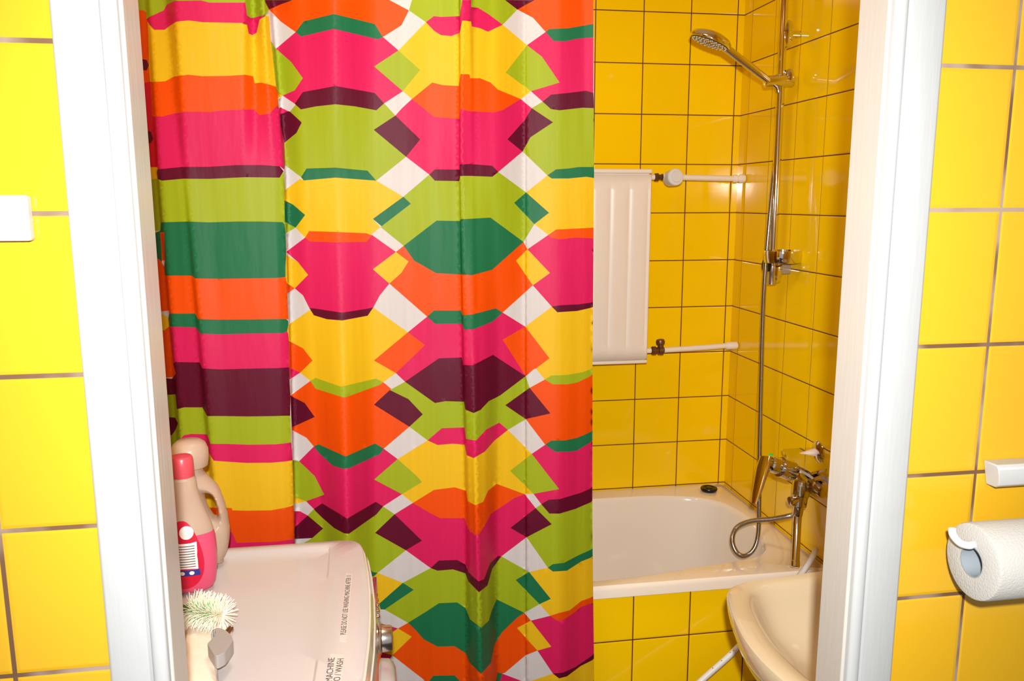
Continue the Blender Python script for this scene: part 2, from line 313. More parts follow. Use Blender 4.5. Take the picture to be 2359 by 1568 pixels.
def tile_mat(name, axis, ou, ov, wu, wv, grout, tile=(1,1,1), T=.15, rough=.08):
    m, nt, b = new_mat(name); N, L = nt.nodes, nt.links
    def M(op, a, c=None, d=None):
        n = N.new('ShaderNodeMath'); n.operation = op
        for i, x in enumerate((a, c, d)):
            if x is None: continue
            if isinstance(x, (int, float)): n.inputs[i].default_value = x
            else: L.new(x, n.inputs[i])
        return n.outputs[0]
    tc = N.new('ShaderNodeTexCoord'); sp = N.new('ShaderNodeSeparateXYZ'); L.new(tc.outputs['Object'], sp.inputs[0])
    U = M('DIVIDE', M('SUBTRACT', sp.outputs[axis], ou), T); V = M('DIVIDE', M('SUBTRACT', sp.outputs[2], ov), T)
    def edge(x):
        f = M('FRACT', x); return M('MULTIPLY', M('SUBTRACT', .5, M('ABSOLUTE', M('SUBTRACT', f, .5))), T)
    du, dv = edge(U), edge(V)
    def ss(x, a, c):
        n = N.new('ShaderNodeMapRange'); n.interpolation_type = 'SMOOTHSTEP'
        L.new(x, n.inputs[0]); n.inputs[1].default_value = a; n.inputs[2].default_value = c
        return n.outputs[0]
    tilem = M('MULTIPLY', ss(du, wu*.5-.0004, wu*.5+.0004), ss(dv, wv*.5-.0004, wv*.5+.0004))
    pil = M('MULTIPLY', ss(du, wu*.3, wu*.5+.0035), ss(dv, wv*.3, wv*.5+.0035))
    cmb = N.new('ShaderNodeCombineXYZ'); L.new(M('FLOOR', U), cmb.inputs[0]); L.new(M('FLOOR', V), cmb.inputs[1])
    wn = N.new('ShaderNodeTexWhiteNoise'); wn.noise_dimensions = '2D'; L.new(cmb.outputs[0], wn.inputs['Vector'])
    no = N.new('ShaderNodeTexNoise'); no.inputs['Scale'].default_value = 6; L.new(tc.outputs['Object'], no.inputs['Vector'])
    k = M('ADD', .93, M('ADD', M('MULTIPLY', wn.outputs['Value'], .06), M('MULTIPLY', no.outputs['Fac'], .06)))
    tcol = N.new('ShaderNodeMix'); tcol.data_type = 'RGBA'; tcol.blend_type = 'MULTIPLY'; tcol.inputs[0].default_value = 1
    tcol.inputs[6].default_value = (*tile, 1); L.new(k, tcol.inputs[7])
    n3 = N.new('ShaderNodeTexNoise'); n3.inputs['Scale'].default_value = 9; n3.inputs['Detail'].default_value = 3; L.new(tc.outputs['Object'], n3.inputs['Vector'])
    gcol = N.new('ShaderNodeMix'); gcol.data_type = 'RGBA'; L.new(ss(n3.outputs['Fac'], .4, .6), gcol.inputs[0])
    gcol.inputs[6].default_value = (*s2l(grout[0]), 1); gcol.inputs[7].default_value = (*s2l(grout[1]), 1)
    mx = N.new('ShaderNodeMix'); mx.data_type = 'RGBA'; L.new(tilem, mx.inputs[0]); L.new(gcol.outputs[2], mx.inputs[6]); L.new(tcol.outputs[2], mx.inputs[7])
    L.new(mx.outputs[2], b.inputs['Base Color'])
    rg = M('SUBTRACT', .75, M('MULTIPLY', tilem, .75-rough)); L.new(rg, b.inputs['Roughness'])
    # slight waviness of the glaze, and the pillowed tile edges
    n4 = N.new('ShaderNodeTexNoise'); n4.inputs['Scale'].default_value = 22; L.new(tc.outputs['Object'], n4.inputs['Vector'])
    h = M('ADD', pil, M('MULTIPLY', n4.outputs['Fac'], .12))
    bp = N.new('ShaderNodeBump'); bp.inputs['Strength'].default_value = .5; bp.inputs['Distance'].default_value = .0014
    L.new(h, bp.inputs['Height']); L.new(bp.outputs['Normal'], b.inputs['Normal'])
    b.inputs['Specular IOR Level'].default_value = .5
    return m
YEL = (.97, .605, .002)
G_IN = ((92,44,6), (110,56,14)); G_FR = ((150,128,112), (96,66,42))
M_back = tile_mat('yellow_tile_back', 0, -.02188, 1.48, .0032, .0032, G_IN, YEL)
M_right = tile_mat('yellow_tile_side', 1, -.0565, 1.48, .0016, .003, G_IN, YEL)
M_left = tile_mat('yellow_tile_side_left', 1, -.0565, 1.48, .003, .003, G_IN, YEL)
YEL_DIMMED = (.60, .330, .013)  # same tile as YEL, colour darkened to offset the strong near flash
M_front = tile_mat('yellow_tile_hall_dimmed', 0, -.46097, 1.50795, .0036, .0046, G_FR, YEL_DIMMED)
M_fleft = tile_mat('yellow_tile_hall_left_dimmed', 0, -1.50271, 1.50795, .0044, .0046, G_FR, YEL_DIMMED)
M_panel = tile_mat('yellow_tile_bath_panel', 0, -.526, .421, .0032, .0032, G_IN, YEL)
M_floor = tile_mat('grey_floor_tile', 0, 0, 0, .004, .004, ((90,80,70),(70,60,50)), (.35,.33,.3))
M_ceil = mat('white_ceiling_paint', (238,234,226), .8)
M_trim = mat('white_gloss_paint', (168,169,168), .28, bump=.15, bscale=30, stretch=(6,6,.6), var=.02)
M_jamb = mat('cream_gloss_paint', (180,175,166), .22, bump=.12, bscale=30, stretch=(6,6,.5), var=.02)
M_enamel = mat('cream_enamel', (246,232,214), .08, coat=.6, var=.01, nscale=8)
M_ceramic = mat('cream_ceramic', (208,192,160), .07, coat=.6, var=.01, nscale=8)
M_chrome = mat('polished_chrome', (225,222,220), .06, metal=1, var=.02)
M_chrome2 = mat('brushed_chrome', (205,200,196), .22, metal=1, var=.05)
M_hose = mat('steel_spiral', (190,186,180), .2, metal=1, var=.05)
M_rad = mat('cream_radiator_paint', (240,228,212), .35, var=.02, bump=.05, bscale=60)
M_plas = mat('white_plastic', (222,220,216), .35, var=.01)
M_brass = mat('tarnished_brass', (120,84,52), .4, metal=.7, var=.15, nscale=120)
M_black = mat('black_rubber', (14,13,14), .25, var=.2)
M_wm = mat('white_appliance_enamel', (200,194,192), .25, var=.01, nscale=5, coat=.2)
M_wmp = mat('glossy_control_panel', (226,212,196), .1, var=.02, coat=.5)
M_paper = mat('white_tissue_paper', (180,177,171), .9, bump=.45, bscale=420, var=.02)
M_hallp = mat('white_hall_plastic', (184,184,183), .35, var=.01)
M_card = mat('grey_cardboard', (140,148,154), .9, var=.04)
M_wire = mat('white_coated_wire', (196,196,198), .25, var=.01)
M_pink = mat('pink_detergent', (208,76,108), .25, var=.03, spec=.5)
M_pinkc = mat('pink_cap_plastic', (212,76,88), .3, var=.03)
M_clear = mat('milky_plastic', (226,200,176), .3, var=.03, trans=.5, ior=1.3)
M_label = mat('crimson_label', (196,20,54), .3, var=.03)
M_lwhite = mat('white_label_paper', (236,226,220), .5, var=.03)
M_lblue = mat('blue_label_ink', (44,48,128), .5, var=.03)
M_ink = mat('dark_print_ink', (84,70,66), .7, var=.05)
M_tape = mat('pale_label_tape', (212,203,196), .35, var=.01)
M_brist = mat('cream_bristle', (246,236,216), .5, var=.08)
M_green = mat('green_plastic', (60,190,80), .35, var=.08)
M_dgreen = mat('dark_green_plastic', (60,96,24), .35, var=.08)
M_grey = mat('grey_moulded_plastic', (160,154,150), .45, var=.06, bump=.2, bscale=80)
M_bag = mat('white_plastic_film', (240,226,206), .3, var=.05, bump=.6, bscale=45)
M_glass = mat('smoked_clear_plastic', (190,165,140), .15, var=.03, trans=.4)
M_wrap = mat('clear_film_wrap', (226,210,200), .2, var=.1, bump=1, bscale=90)

# ------------------------------------------------------------ the room
XR, YB = 0.0, 0.0          # right wall and back wall
XL, YF, YI = -1.70, -1.6906, -1.636
JL, JR = -1.3535, -.6155   # clear opening of the doorway
bm = NB(); add_box(bm, XL-.1, XR+.1, YB, YB+.1, 0, 2.5); struct('wall_back', bm, M_back, smooth=False)
bm = NB(); add_box(bm, XR, XR+.1, YI, YB, 0, 2.5); struct('wall_right', bm, M_right, smooth=False)
bm = NB(); add_box(bm, XL-.1, XL, YI, YB, 0, 2.5); struct('wall_left', bm, M_left, smooth=False)
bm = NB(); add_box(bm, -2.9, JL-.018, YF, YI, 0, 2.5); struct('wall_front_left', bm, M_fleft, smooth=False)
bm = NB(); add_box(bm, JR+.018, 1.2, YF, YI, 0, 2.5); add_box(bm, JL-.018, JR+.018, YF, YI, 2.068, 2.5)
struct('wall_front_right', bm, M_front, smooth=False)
bm = NB(); add_box(bm, -2.9, 1.2, -3.4, .1, -.06, 0); struct('floor', bm, M_floor, smooth=False)
bm = NB(); add_box(bm, -2.9, 1.2, -3.4, .1, 2.5, 2.56); struct('ceiling', bm, M_ceil, smooth=False)

# door lining and architraves
dr = bpy.data.objects.new('door_1', None); COL.objects.link(dr); dr.location = (JL, YF, 0); dr['kind'] = 'structure'
def part_box(name, x0, x1, y0, y1, z0, z1, m, par, bev=.002):
    b_ = NB(); add_box(b_, x0, x1, y0, y1, z0, z1); return obj(name, b_, m, par, smooth=True, bevel=bev, segs=2)
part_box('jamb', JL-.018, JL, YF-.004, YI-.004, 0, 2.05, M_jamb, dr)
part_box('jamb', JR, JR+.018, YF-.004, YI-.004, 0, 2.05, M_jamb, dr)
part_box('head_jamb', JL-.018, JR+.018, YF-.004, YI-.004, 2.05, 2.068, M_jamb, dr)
def architrave(x_in, x_out, name):
    s = 1 if x_out > x_in else -1
    wd = abs(x_out-x_in)
    # section: rounded bead at the opening, shallow groove, flat face
    sec = []
    r = .0075
    sec += [(0, .0)]
    for k in range(9): a = PI*k/8; sec.append((r-r*math.cos(a), .009+r*math.sin(a)*.55))
    sec += [(2*r+.001, .0075), (2*r+.003, .0105), (wd-.004, .0095), (wd-.001, .008), (wd, .006), (wd, 0)]
    rings = []
    for z in (0, 2.05+wd):
        rings.append([Vector((x_in+s*a, YF-.0005-d, z)) for a, d in sec])
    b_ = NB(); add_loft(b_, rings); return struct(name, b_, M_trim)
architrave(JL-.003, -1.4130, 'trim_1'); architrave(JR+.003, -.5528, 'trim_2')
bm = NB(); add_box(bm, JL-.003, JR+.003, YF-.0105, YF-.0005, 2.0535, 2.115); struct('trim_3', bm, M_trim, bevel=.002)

# ------------------------------------------------------------ lofted basins
def polar(outline, c, angs):
    out = []; n = len(outline)
    for a in angs:
        d = Vector((math.cos(a), math.sin(a))); best = None
        for i in range(n):
            p, q = outline[i]-c, outline[(i+1) % n]-c
            e = q-p; den = d.x*e.y-d.y*e.x
            if abs(den) < 1e-12: continue
            t = (p.x*e.y-p.y*e.x)/den; s = (p.x*d.y-p.y*d.x)/den
            if t > 0 and -1e-6 <= s <= 1+1e-6 and (best is None or t > best): best = t
        out.append(best)
    return out
def V2(l): return [Vector(p) for p in l]

# bathtub
RZ = .5775
tub = thing('bathtub', 'cream enamel bathtub fitted along the yellow tiled back wall', 'bathtub', (-.85, -.335, 0))
c = Vector((-.85, -.335)); x0, x1, y0, y1 = -1.697, -.003, -.668, -.003
cor = [math.atan2(b-c.y, a-c.x) for a in (x0, x1) for b in (y0, y1)]
angs = sorted(set([2*PI*k/200-PI for k in range(200)] + cor))
rect = V2([(x0,y0),(x1,y0),(x1,y1),(x0,y1)])
inner = spline(V2([(-1.52,-.085),(-1.0,-.075),(-.48,-.073),(-.29,-.078),(-.194,-.097),(-.129,-.125),(-.085,-.175),(-.064,-.24),(-.058,-.31),(-.064,-.40),(-.10,-.51),(-.16,-.568),(-.24,-.588),(-.35,-.602),(-.48,-.624),(-.62,-.634),(-1.0,-.636),(-1.45,-.62),(-1.59,-.54),(-1.64,-.35),(-1.60,-.16)]), 6, True)
ro, rin = polar(rect, c, angs), polar(inner, c, angs)
def ring(rad, z, k=0, sc=1, push=0):
    out = []
    for a, r in zip(angs, rad):
        out.append(Vector((c.x+math.cos(a)*(r*sc-push), c.y+math.sin(a)*(r*sc-push), z)))
    return out
rings = [ring(ro, .548, push=.012), ring(ro, .546), ring(ro, .566), ring(ro, .574, push=.002), ring(ro, RZ, push=.007),
         ring(rin, RZ, push=-.006), ring(rin, RZ-.001, push=0), ring(rin, RZ-.006, push=.006), ring(rin, RZ-.016, push=.010),
         ring(rin, .45, push=.020), ring(rin, .32, push=.045), ring(rin, .24, push=.07), ring(rin, .19, push=.11), ring(rin, .175, push=.17)]
bm = NB(); add_loft(bm, rings, cap0=False, cap1=True)
obj('tub_shell', bm, M_enamel, tub)
bm = NB(); add_lathe(bm, [(0,.03),(.004,.03),(.006,.024),(.006,.0)], (-1.45,-.335,.175), (0,0,1), 24); obj('drain', bm, M_chrome, tub)
bm = NB(); add_box(bm, XL, XR-.001, -.655, -.6435, 0, .5458); struct('wall_bath_panel', bm, M_panel, smooth=False)
bm = NB(); p = P(1633, 1130, z=RZ)
add_lathe(bm, [(0,.024),(.003,.0265),(.008,.0275),(.011,.026),(.012,.020),(.009,.017),(.008,.012),(.012,.009),(.013,.004),(.0128,0)], p+Vector((0,0,.0005)), (0,0,1), 40, caps=True)
tag(obj('bath_plug', bm, M_black), 'round black rubber plug lying on the corner of the bathtub rim', 'plug')

# washbasin
BZ = .80
bas = thing('washbasin', 'cream ceramic washbasin with rounded rim hung on the right wall', 'sink', (-.25,-1.36,BZ-.14))
c = Vector((-.27, -1.36))
half = [(-.001,-1.092),(-.16,-1.095),(-.297,-1.101),(-.437,-1.117),(-.480,-1.127),(-.508,-1.150),(-.526,-1.195),(-.541,-1.249),(-.552,-1.310),(-.555,-1.36)]
outl = V2(half + [(x, -2.72-y) for x, y in half[::-1][1:]])
outl = spline(outl, 5, False); outl = [Vector((min(q.x,-.001), max(q.y, -1.632))) for q in outl]
cor = [math.atan2(b-c.y, -.001-c.x) for b in (-1.092, -1.628)]
angs = sorted(set([2*PI*k/160-PI for k in range(160)] + cor))
ro = polar(outl, c, angs)
h2 = [(-.13,-1.150),(-.20,-1.130),(-.30,-1.129),(-.40,-1.134),(-.455,-1.152),(-.482,-1.190),(-.500,-1.250),(-.510,-1.31),(-.512,-1.36)]
inl = spline(V2(h2 + [(x,-2.72-y) for x, y in h2[::-1][1:]] + [(-.105,-1.50),(-.10,-1.36),(-.105,-1.22)]), 5, True)
rin = polar(inl, c, angs)
rings = [ring(ro, BZ-.175, sc=.35), ring(ro, BZ-.165, sc=.55), ring(ro, BZ-.12, sc=.80), ring(ro, BZ-.06, sc=.955), ring(ro, BZ-.036, sc=.985), ring(ro, BZ-.030, sc=.992), ring(ro, BZ-.012), ring(ro, BZ-.004, push=.002), ring(ro, BZ, push=.008),
         ring(rin, BZ-.002, push=-.004), ring(rin, BZ-.005, push=.001), ring(rin, BZ-.012, push=.008), ring(rin, BZ-.035, push=.018), ring(rin, BZ-.08, push=.045), ring(rin, BZ-.11, push=.09), ring(rin, BZ-.118, sc=.25)]
for rg in rings:
    for q in rg: q.x = min(q.x, -.001)
bm = NB(); add_loft(bm, rings); bmesh.ops.remove_doubles(bm, verts=bm.verts[:], dist=1e-5)
obj('bowl', bm, M_ceramic, bas)
bm = NB(); add_lathe(bm, [(0,.022),(.003,.022),(.004,.016),(.002,0)], (-.27,-1.36,BZ-.118), (0,0,1), 24); obj('drain', bm, M_chrome, bas)
bm = NB(); add_tube(bm, [(-.27,-1.36,BZ-.17),(-.27,-1.36,.52),(-.26,-1.36,.48),(-.22,-1.36,.46),(-.005,-1.36,.46)], .018, 16); obj('drain_pipe', bm, M_plas, bas)

# white waste hose running down past the basin
bm = NB()
q = [P(1880,1266,x=-.02), P(1857,1306,y=-.695), P(1790,1390,y=-.715), P(1703,1488,y=-.735), P(1615,1568,y=-.75)]
e = q[-1]-q[-2]; q += [q[-1]+e*1.2, q[-1]+e*2.2]
pp = spline(q, 8); pp = [v for v in pp if v.z > .02]
add_tube(bm, pp, .0078, 12)
hs = obj('waste_hose', bm, M_plas); tag(hs, 'thin white tube with dark specks sloping down under the washbasin', 'tube')
bm = NB()
for k, (u, v) in enumerate([(1642,1538),(1652,1541),(1662,1521),(1668,1528),(1682,1502),(1690,1498),(1632,1552)]):
    a = P(u, v, y=-.7485); add_lathe(bm, [(0,.0013),(.0006,.001)], a, (0,-1,0), 8)
so = obj('speck', bm, M_ink, hs); so['kind'] = 'stuff'
# ------------------------------------------------------------ shower curtain
CC = {'G': (138,152,22), 'P': (188,24,78), 'Y': (204,162,20), 'O': (206,68,0), 'M': (82,6,34), 'D': (24,96,60), 'R': (186,18,44), 'W': (186,180,178)}  # R is the pink print with its shade put into the colour
KN = [  # fold lines: positions along the cloth at five heights, and how far each stands out (cm)
 ((250,250,250,250,250),(0,0,0,0,0)), ((334,358,392,415,430),(0,0,0,0,0)), ((346,367,402,430,445),(1.2,3,3,3,3)),
 ((380,418,455,488,505),(1.5,3.8,3.5,3.5,3.5)), ((404,430,466,503,522),(6,4.2,5.5,6,6)), ((470,480,520,540,560),(6.2,4,5,5.7,6)),
 ((563,560,590,600,610),(6,4,5,6,6)), ((583,590,610,620,630),(2.4,3.8,5,6,6)), ((606,630,645,655,655),(5,3.6,4.8,5.5,5.5)),
 ((618,653,665,676,677),(3,3,4,5,5)), ((628,660,672,683,684),(0,0,.5,1,1)), ((690,700,715,740,740),(3,1.5,2,3,3)),
 ((770,775,788,800,803),(6,2,5,9,10)), ((865,860,862,865,870),(2,1,2,3,4)), ((930,930,940,950,960),(2,1,1.5,3,3.5)),
 ((1000,1005,1010,1020,1030),(3,2,2.5,4,5)), ((1056,1057,1063,1070,1072),(3,3,3,4.5,5)), ((1062,1061,1070,1084,1090),(5.5,4.2,5,7.5,9)),
 ((1080,1085,1090,1098,1108),(5,3.7,5.5,9.5,12)), ((1092,1095,1108,1115,1128),(3.7,3.5,4.5,7.5,8)), ((1135,1140,1150,1146,1148),(2.5,3,2,2,2.5)),
 ((1209,1210,1209,1210,1210),(0,.5,1,2,2)), ((1214,1214,1213,1214,1214),(.5,1.2,2,3.3,3.5)), ((1290,1290,1290,1285,1290),(2,2,3,5,6)),
 ((1345,1345,1345,1345,1345),(1.2,2,2,2.5,3)), ((1372,1372,1370,1371,1375),(2,1.8,1.2,1.2,2))]
LV = (0, 400, 800, 1200, 1568)
def knots(v):
    v = max(0, min(1568, v)); i = 0
    while i < 3 and v > LV[i+1]: i += 1
    t = (v-LV[i])/(LV[i+1]-LV[i])
    return [(a[i]*(1-t)+a[i+1]*t, (d[i]*(1-t)+d[i+1]*t)*.01) for a, d in KN]
def cloth_depth(u, v):
    k = knots(v)
    if u <= k[0][0]: return k[0][1]
    for (a, da), (b, db) in zip(k, k[1:]):
        if u <= b:
            t = (u-a)/max(b-a, 1e-6); s = t*t*(3-2*t); s = .6*s+.4*t
            return da*(1-s)+db*s
    return k[-1][1]
def cloth_point(u, v):
    return P(u, v, y=-.716-cloth_depth(u, v))
def edge_u(v):   # right hem
    for a, b, ua, ub in ((-400,0,1367.5,1367),(0,400,1367,1368.5),(400,820,1368.5,1365),(820,1200,1365,1364.5),(1200,1568,1364.5,1369),(1568,2100,1369,1378)):
        if v <= b: return ua+(ub-ua)*(v-a)/(b-a)
    return 1378
def build_curtain():
    polys = []
    for ln in PAT.strip().splitlines():
        if ln.startswith('#') or not ln.strip(): continue
        t = ln.split(); pts = [tuple(map(float, q.split(','))) for q in t[1:]]
        polys.append([t[0], pts])
    # weld outline points that mean the same spot
    reps = []
    def weld(p):
        for i, (q, n) in enumerate(reps):
            if abs(q[0]-p[0]) < 3 and abs(q[1]-p[1]) < 3 and (q[0]-p[0])**2+(q[1]-p[1])**2 < 7: return i
        reps.append((p, 1)); return len(reps)-1
    ids = [[weld(p) for p in pts] for _, pts in polys]
    R = [q for q, n in reps]
    for k, l in enumerate(ids):
        l2 = [x for i, x in enumerate(l) if x != l[i-1]]
        out = []
        for i in range(len(l2)):
            a, b = l2[i], l2[(i+1) % len(l2)]; A, B = Vector(R[a]), Vector(R[b]); d = B-A; L = d.length
            out.append(a); hit = []
            for j, q in enumerate(R):
                if j in (a, b): continue
                w = Vector(q)-A; t = w.dot(d)/L/L
                if .02 < t < .98 and abs(w.x*d.y-w.y*d.x)/L < 2.6 and 2.7 < t*L < L-2.7: hit.append((t, j))
            out += [j for t, j in sorted(hit)]
        ids[k] = out
    verts, vid, edges = [], {}, set()
    def vx(x, y):
        k = (round(x, 2), round(y, 2))
        if k not in vid: vid[k] = len(verts); verts.append(Vector(k))
        return vid[k]
    TOP, BOT = -300, 1960
    def seg(A, B, st=9):
        n = max(1, int((B-A).length/st)); pr = vx(*A)
        for i in range(1, n+1):
            q = vx(*(A.lerp(B, i/n)))
            if q != pr: edges.add((min(pr, q), max(pr, q)))
            pr = q
    done = set()
    for l in ids:
        for i in range(len(l)):
            a, b = l[i], l[(i+1) % len(l)]; k = (min(a, b), max(a, b))
            if a == b or k in done: continue
            done.add(k); A, B = Vector(R[k[0]]), Vector(R[k[1]]); seg(A, B)
            for s in (-985, 985):   # the print repeats above and below
                A2, B2 = A+Vector((0, s)), B+Vector((0, s))
                if (s < 0 and min(A2.y, B2.y) > TOP and max(A2.y, B2.y) < -2) or (s > 0 and min(A2.y, B2.y) > 1570 and max(A2.y, B2.y) < BOT): seg(A2, B2, 14)
    for yy in (0, 1568): seg(Vector((286, yy)), Vector((1374, yy)))
    y = TOP; row = 0
    while y < BOT:
        k = [q[0] for q in knots(y)]
        x = 286 + (row % 2)*4
        while x < 1380: vx(x, y); x += 9
        for q in k[1:-1]: vx(q, y); vx(q, y+6)
        for q0, q1 in zip(k[1:-1], k[2:]):
            if 3 < q1-q0 < 16:
                for t in ((.33,.66) if q1-q0 > 5 else (.5,)): vx(q0+(q1-q0)*t, y); vx(q0+(q1-q0)*t, y+6)
        y += 12; row += 1
    co, ed, fa, *_ = delaunay_2d_cdt(verts, list(edges), [], 0, .02)
    # keep the cloth only: trim at the right hem and left edge
    P2 = [(t, [R[i] for i in l], None) for (t, _), l in zip(polys, ids)]
    P2 = [(t, pts, (min(p[0] for p in pts), max(p[0] for p in pts), min(p[1] for p in pts), max(p[1] for p in pts))) for t, pts, _ in P2]
    def inside(x, y, pts):
        r = False; j = len(pts)-1
        for i in range(len(pts)):
            xi, yi = pts[i]; xj, yj = pts[j]
            if (yi > y) != (yj > y) and x < (xj-xi)*(y-yi)/(yj-yi)+xi: r = not r
            j = i
        return r
    def colour(x, y):
        if y < 0: y += 985
        elif y > 1568: y -= 985
        for t, pts, bb in reversed(P2):
            if bb[0] <= x <= bb[1] and bb[2] <= y <= bb[3] and inside(x, y, pts): return t
        return 'W'
    faces, cols = [], []
    for f in fa:
        cx = sum(co[i][0] for i in f)/3; cy = sum(co[i][1] for i in f)/3
        if cx > edge_u(cy)+6 or cx < 286 or cy < TOP or cy > BOT: continue
        faces.append(f); cols.append(colour(cx, cy))
    used = sorted({i for f in faces for i in f}); mp = {u: k for k, u in enumerate(used)}
    V = []
    for i in used:
        x, y = co[i]; x = min(x, edge_u(y)); V.append(cloth_point(x, y))
    me = bpy.data.meshes.new('shower_curtain')
    me.from_pydata(V, [], [[mp[i] for i in f] for f in faces]); me.update()
    at = me.attributes.new('print', 'FLOAT_COLOR', 'FACE')
    lin = {k: (*s2l(v), 1) for k, v in CC.items()}
    flat = []
    for t in cols: flat += lin[t]
    at.data.foreach_set('color', flat)
    for p in me.polygons: p.use_smooth = True
    return me
m, nt, b = new_mat('printed_polyester'); N, L = nt.nodes, nt.links
a = N.new('ShaderNodeAttribute'); a.attribute_name = 'print'
tc = N.new('ShaderNodeTexCoord'); mp = N.new('ShaderNodeMapping'); mp.inputs['Scale'].default_value = (90, 20, 1.2); L.new(tc.outputs['Object'], mp.inputs['Vector'])
no = N.new('ShaderNodeTexNoise'); no.inputs['Scale'].default_value = 1; no.inputs['Detail'].default_value = 2; L.new(mp.outputs['Vector'], no.inputs['Vector'])
mr = N.new('ShaderNodeMapRange'); L.new(no.outputs['Fac'], mr.inputs[0]); mr.inputs[3].default_value = .92; mr.inputs[4].default_value = 1.06
mx = N.new('ShaderNodeMix'); mx.data_type = 'RGBA'; mx.blend_type = 'MULTIPLY'; mx.inputs[0].default_value = 1
L.new(a.outputs['Color'], mx.inputs[6]); L.new(mr.outputs[0], mx.inputs[7]); L.new(mx.outputs[2], b.inputs['Base Color'])
b.inputs['Roughness'].default_value = .5; b.inputs['Specular IOR Level'].default_value = .15
n2 = N.new('ShaderNodeTexNoise'); n2.inputs['Scale'].default_value = 7; n2.inputs['Detail'].default_value = 3
mp2 = N.new('ShaderNodeMapping'); mp2.inputs['Scale'].default_value = (3.5, 1, .8); L.new(tc.outputs['Object'], mp2.inputs['Vector']); L.new(mp2.outputs['Vector'], n2.inputs['Vector'])
bp = N.new('ShaderNodeBump'); bp.inputs['Strength'].default_value = .35; bp.inputs['Distance'].default_value = .006
L.new(n2.outputs['Fac'], bp.inputs['Height']); L.new(bp.outputs['Normal'], b.inputs['Normal'])
M_cloth = m
me = build_curtain(); me.materials.append(M_cloth)
cu = bpy.data.objects.new('shower_curtain', me); COL.objects.link(cu)
tag(cu, 'colourful shower curtain printed with pink, orange, yellow, lime and green retro shapes', 'curtain')

# ------------------------------------------------------------ radiator with its two pipes
rad = thing('radiator', 'cream wall radiator with thermostat valve beside the shower curtain', 'radiator', (-.46,-.06,1.03))
RX0, RX1 = -.86, -.3225
def ridged(bm, x0, x1, z0, z1, yf):
    # front sheet with vertical pressed flutes
    prof = [(x1, 0), (x1-.002, .004)]; x = x1-.0095
    while x > x0+.03:
        prof += [(x+.0045, .004), (x+.0015, .0018), (x-.0015, .0018), (x-.0045, .004), (x-.016, .0052), (x-.029, .0058), (x-.042, .0052)]
        x -= .058
    prof += [(x0+.002, .004), (x0, 0)]
    def flat(z, s):  # s scales flute depth
        return [Vector((a, yf+.010-0.010 + (.004-d)*s*(0 if a in (x0, x1) else 1) + (.004 if a in (x0, x1) else 0), z)) for a, d in prof]
    rings = [flat(z0, 0), flat(z0+.035, 0), flat(z0+.045, 1), flat(z1-.055, 1), flat(z1-.045, 0), flat(z1-.010, 0)]
    add_loft(bm, rings, False, False, closed=False)
bm = NB(); ridged(bm, RX0, RX1, 1.036, 1.604, -.112); o = obj('front_panel', bm, M_rad, rad)
sd = o.modifiers.new('thick', 'SOLIDIFY'); sd.thickness = .003; sd.offset = 0
part_box('casing', RX0+.004, RX1-.003, -.104, -.058, 1.030, 1.606, M_rad, rad, .004)
part_box('top_cover', RX0, RX1+.0015, -.114, -.052, 1.598, 1.611, M_rad, rad, .003)
part_box('bottom_edge', RX0, RX1+.001, -.113, -.054, 1.022, 1.033, M_rad, rad, .003)
part_box('wall_bracket', -.72, -.68, -.060, -.001, 1.1, 1.55, M_rad, rad, .002)
zv = P(1520, 408, y=-.08).z; zb = P(1524, 806, y=-.08).z
bm = NB(); add_tube(bm, [(RX1-.01,-.082,zv),(-.303,-.082,zv)], .0085, 20); obj('outlet_stub', bm, M_rad, rad); bm = NB(); add_tube(bm, [(RX1-.01,-.082,zb),(-.300,-.082,zb)], .0085, 20); obj('outlet_stub', bm, M_rad, rad)
bm = NB(); add_lathe(bm, [(0,.010),(.003,.0135),(.010,.0135),(.013,.010),(.016,.0085),(.022,.0085),(.023,.011),(.026,.011)], (-.304,-.082,zv), (1,0,0), 6); obj('union_nut', bm, M_brass, rad)
va = thing_va = None
bm = NB(); vx0 = P(1552, 410, y=-.10)
add_lathe(bm, [(-.040,.020),(-.038,.0235),(-.006,.0255),(-.001,.0255),(.001,.0240),(.002,.0165),(.0035,.0155),(.0045,.0155),(.0045,0)], (vx0.x, -.118, zv), Vector((.12,-1,.12)), 36)
vh = obj('thermostat_head', bm, M_plas, rad, label='white round thermostat knob')
bm = NB(); add_tube(bm, [(-.278,-.082,zv),(-.232,-.082,zv)], .0105, 18); obj('valve_body', bm, M_rad, rad)
bm = NB(); add_tube(bm, [(-.236,-.080,zv),(-.12,-.070,zv-.002),(-.045,-.058,zv-.003),(-.03,-.056,zv-.003)], .0088, 20); obj('supply_pipe', bm, M_rad, rad)
bm = NB(); add_lathe(bm, [(0,.0095),(.003,.0125),(.012,.0125),(.014,.0105),(.020,.0105),(.023,.0135),(.035,.0135),(.038,.012)], (-.041,-.057,zv-.003), (1,0,0), 24); obj('coupling', bm, M_rad, rad)
bm = NB(); add_tube(bm, [(-.262,-.082,zb),(-.12,-.070,zb+.002),(-.045,-.058,zb+.003),(-.012,-.055,zb+.004)], .0088, 20); obj('return_pipe', bm, M_rad, rad)
bm = NB(); add_lathe(bm, [(0,.0095),(.003,.0125),(.035,.0130),(.037,.012)], (-.041,-.057,zb+.003), (1,0,0), 24); obj('coupling', bm, M_rad, rad)
bm = NB(); add_lathe(bm, [(0,.011),(.002,.0135),(.012,.0135),(.014,.010),(.020,.010),(.022,.014),(.034,.015),(.038,.012),(.040,.009)], (-.298,-.084,zb), (1,0,0), 16)
add_lathe(bm, [(0,.009),(.014,.009),(.016,.013),(.024,.014),(.030,.012),(.032,.006)], (-.268,-.084,zb+.004), (-.1,0,1), 20)
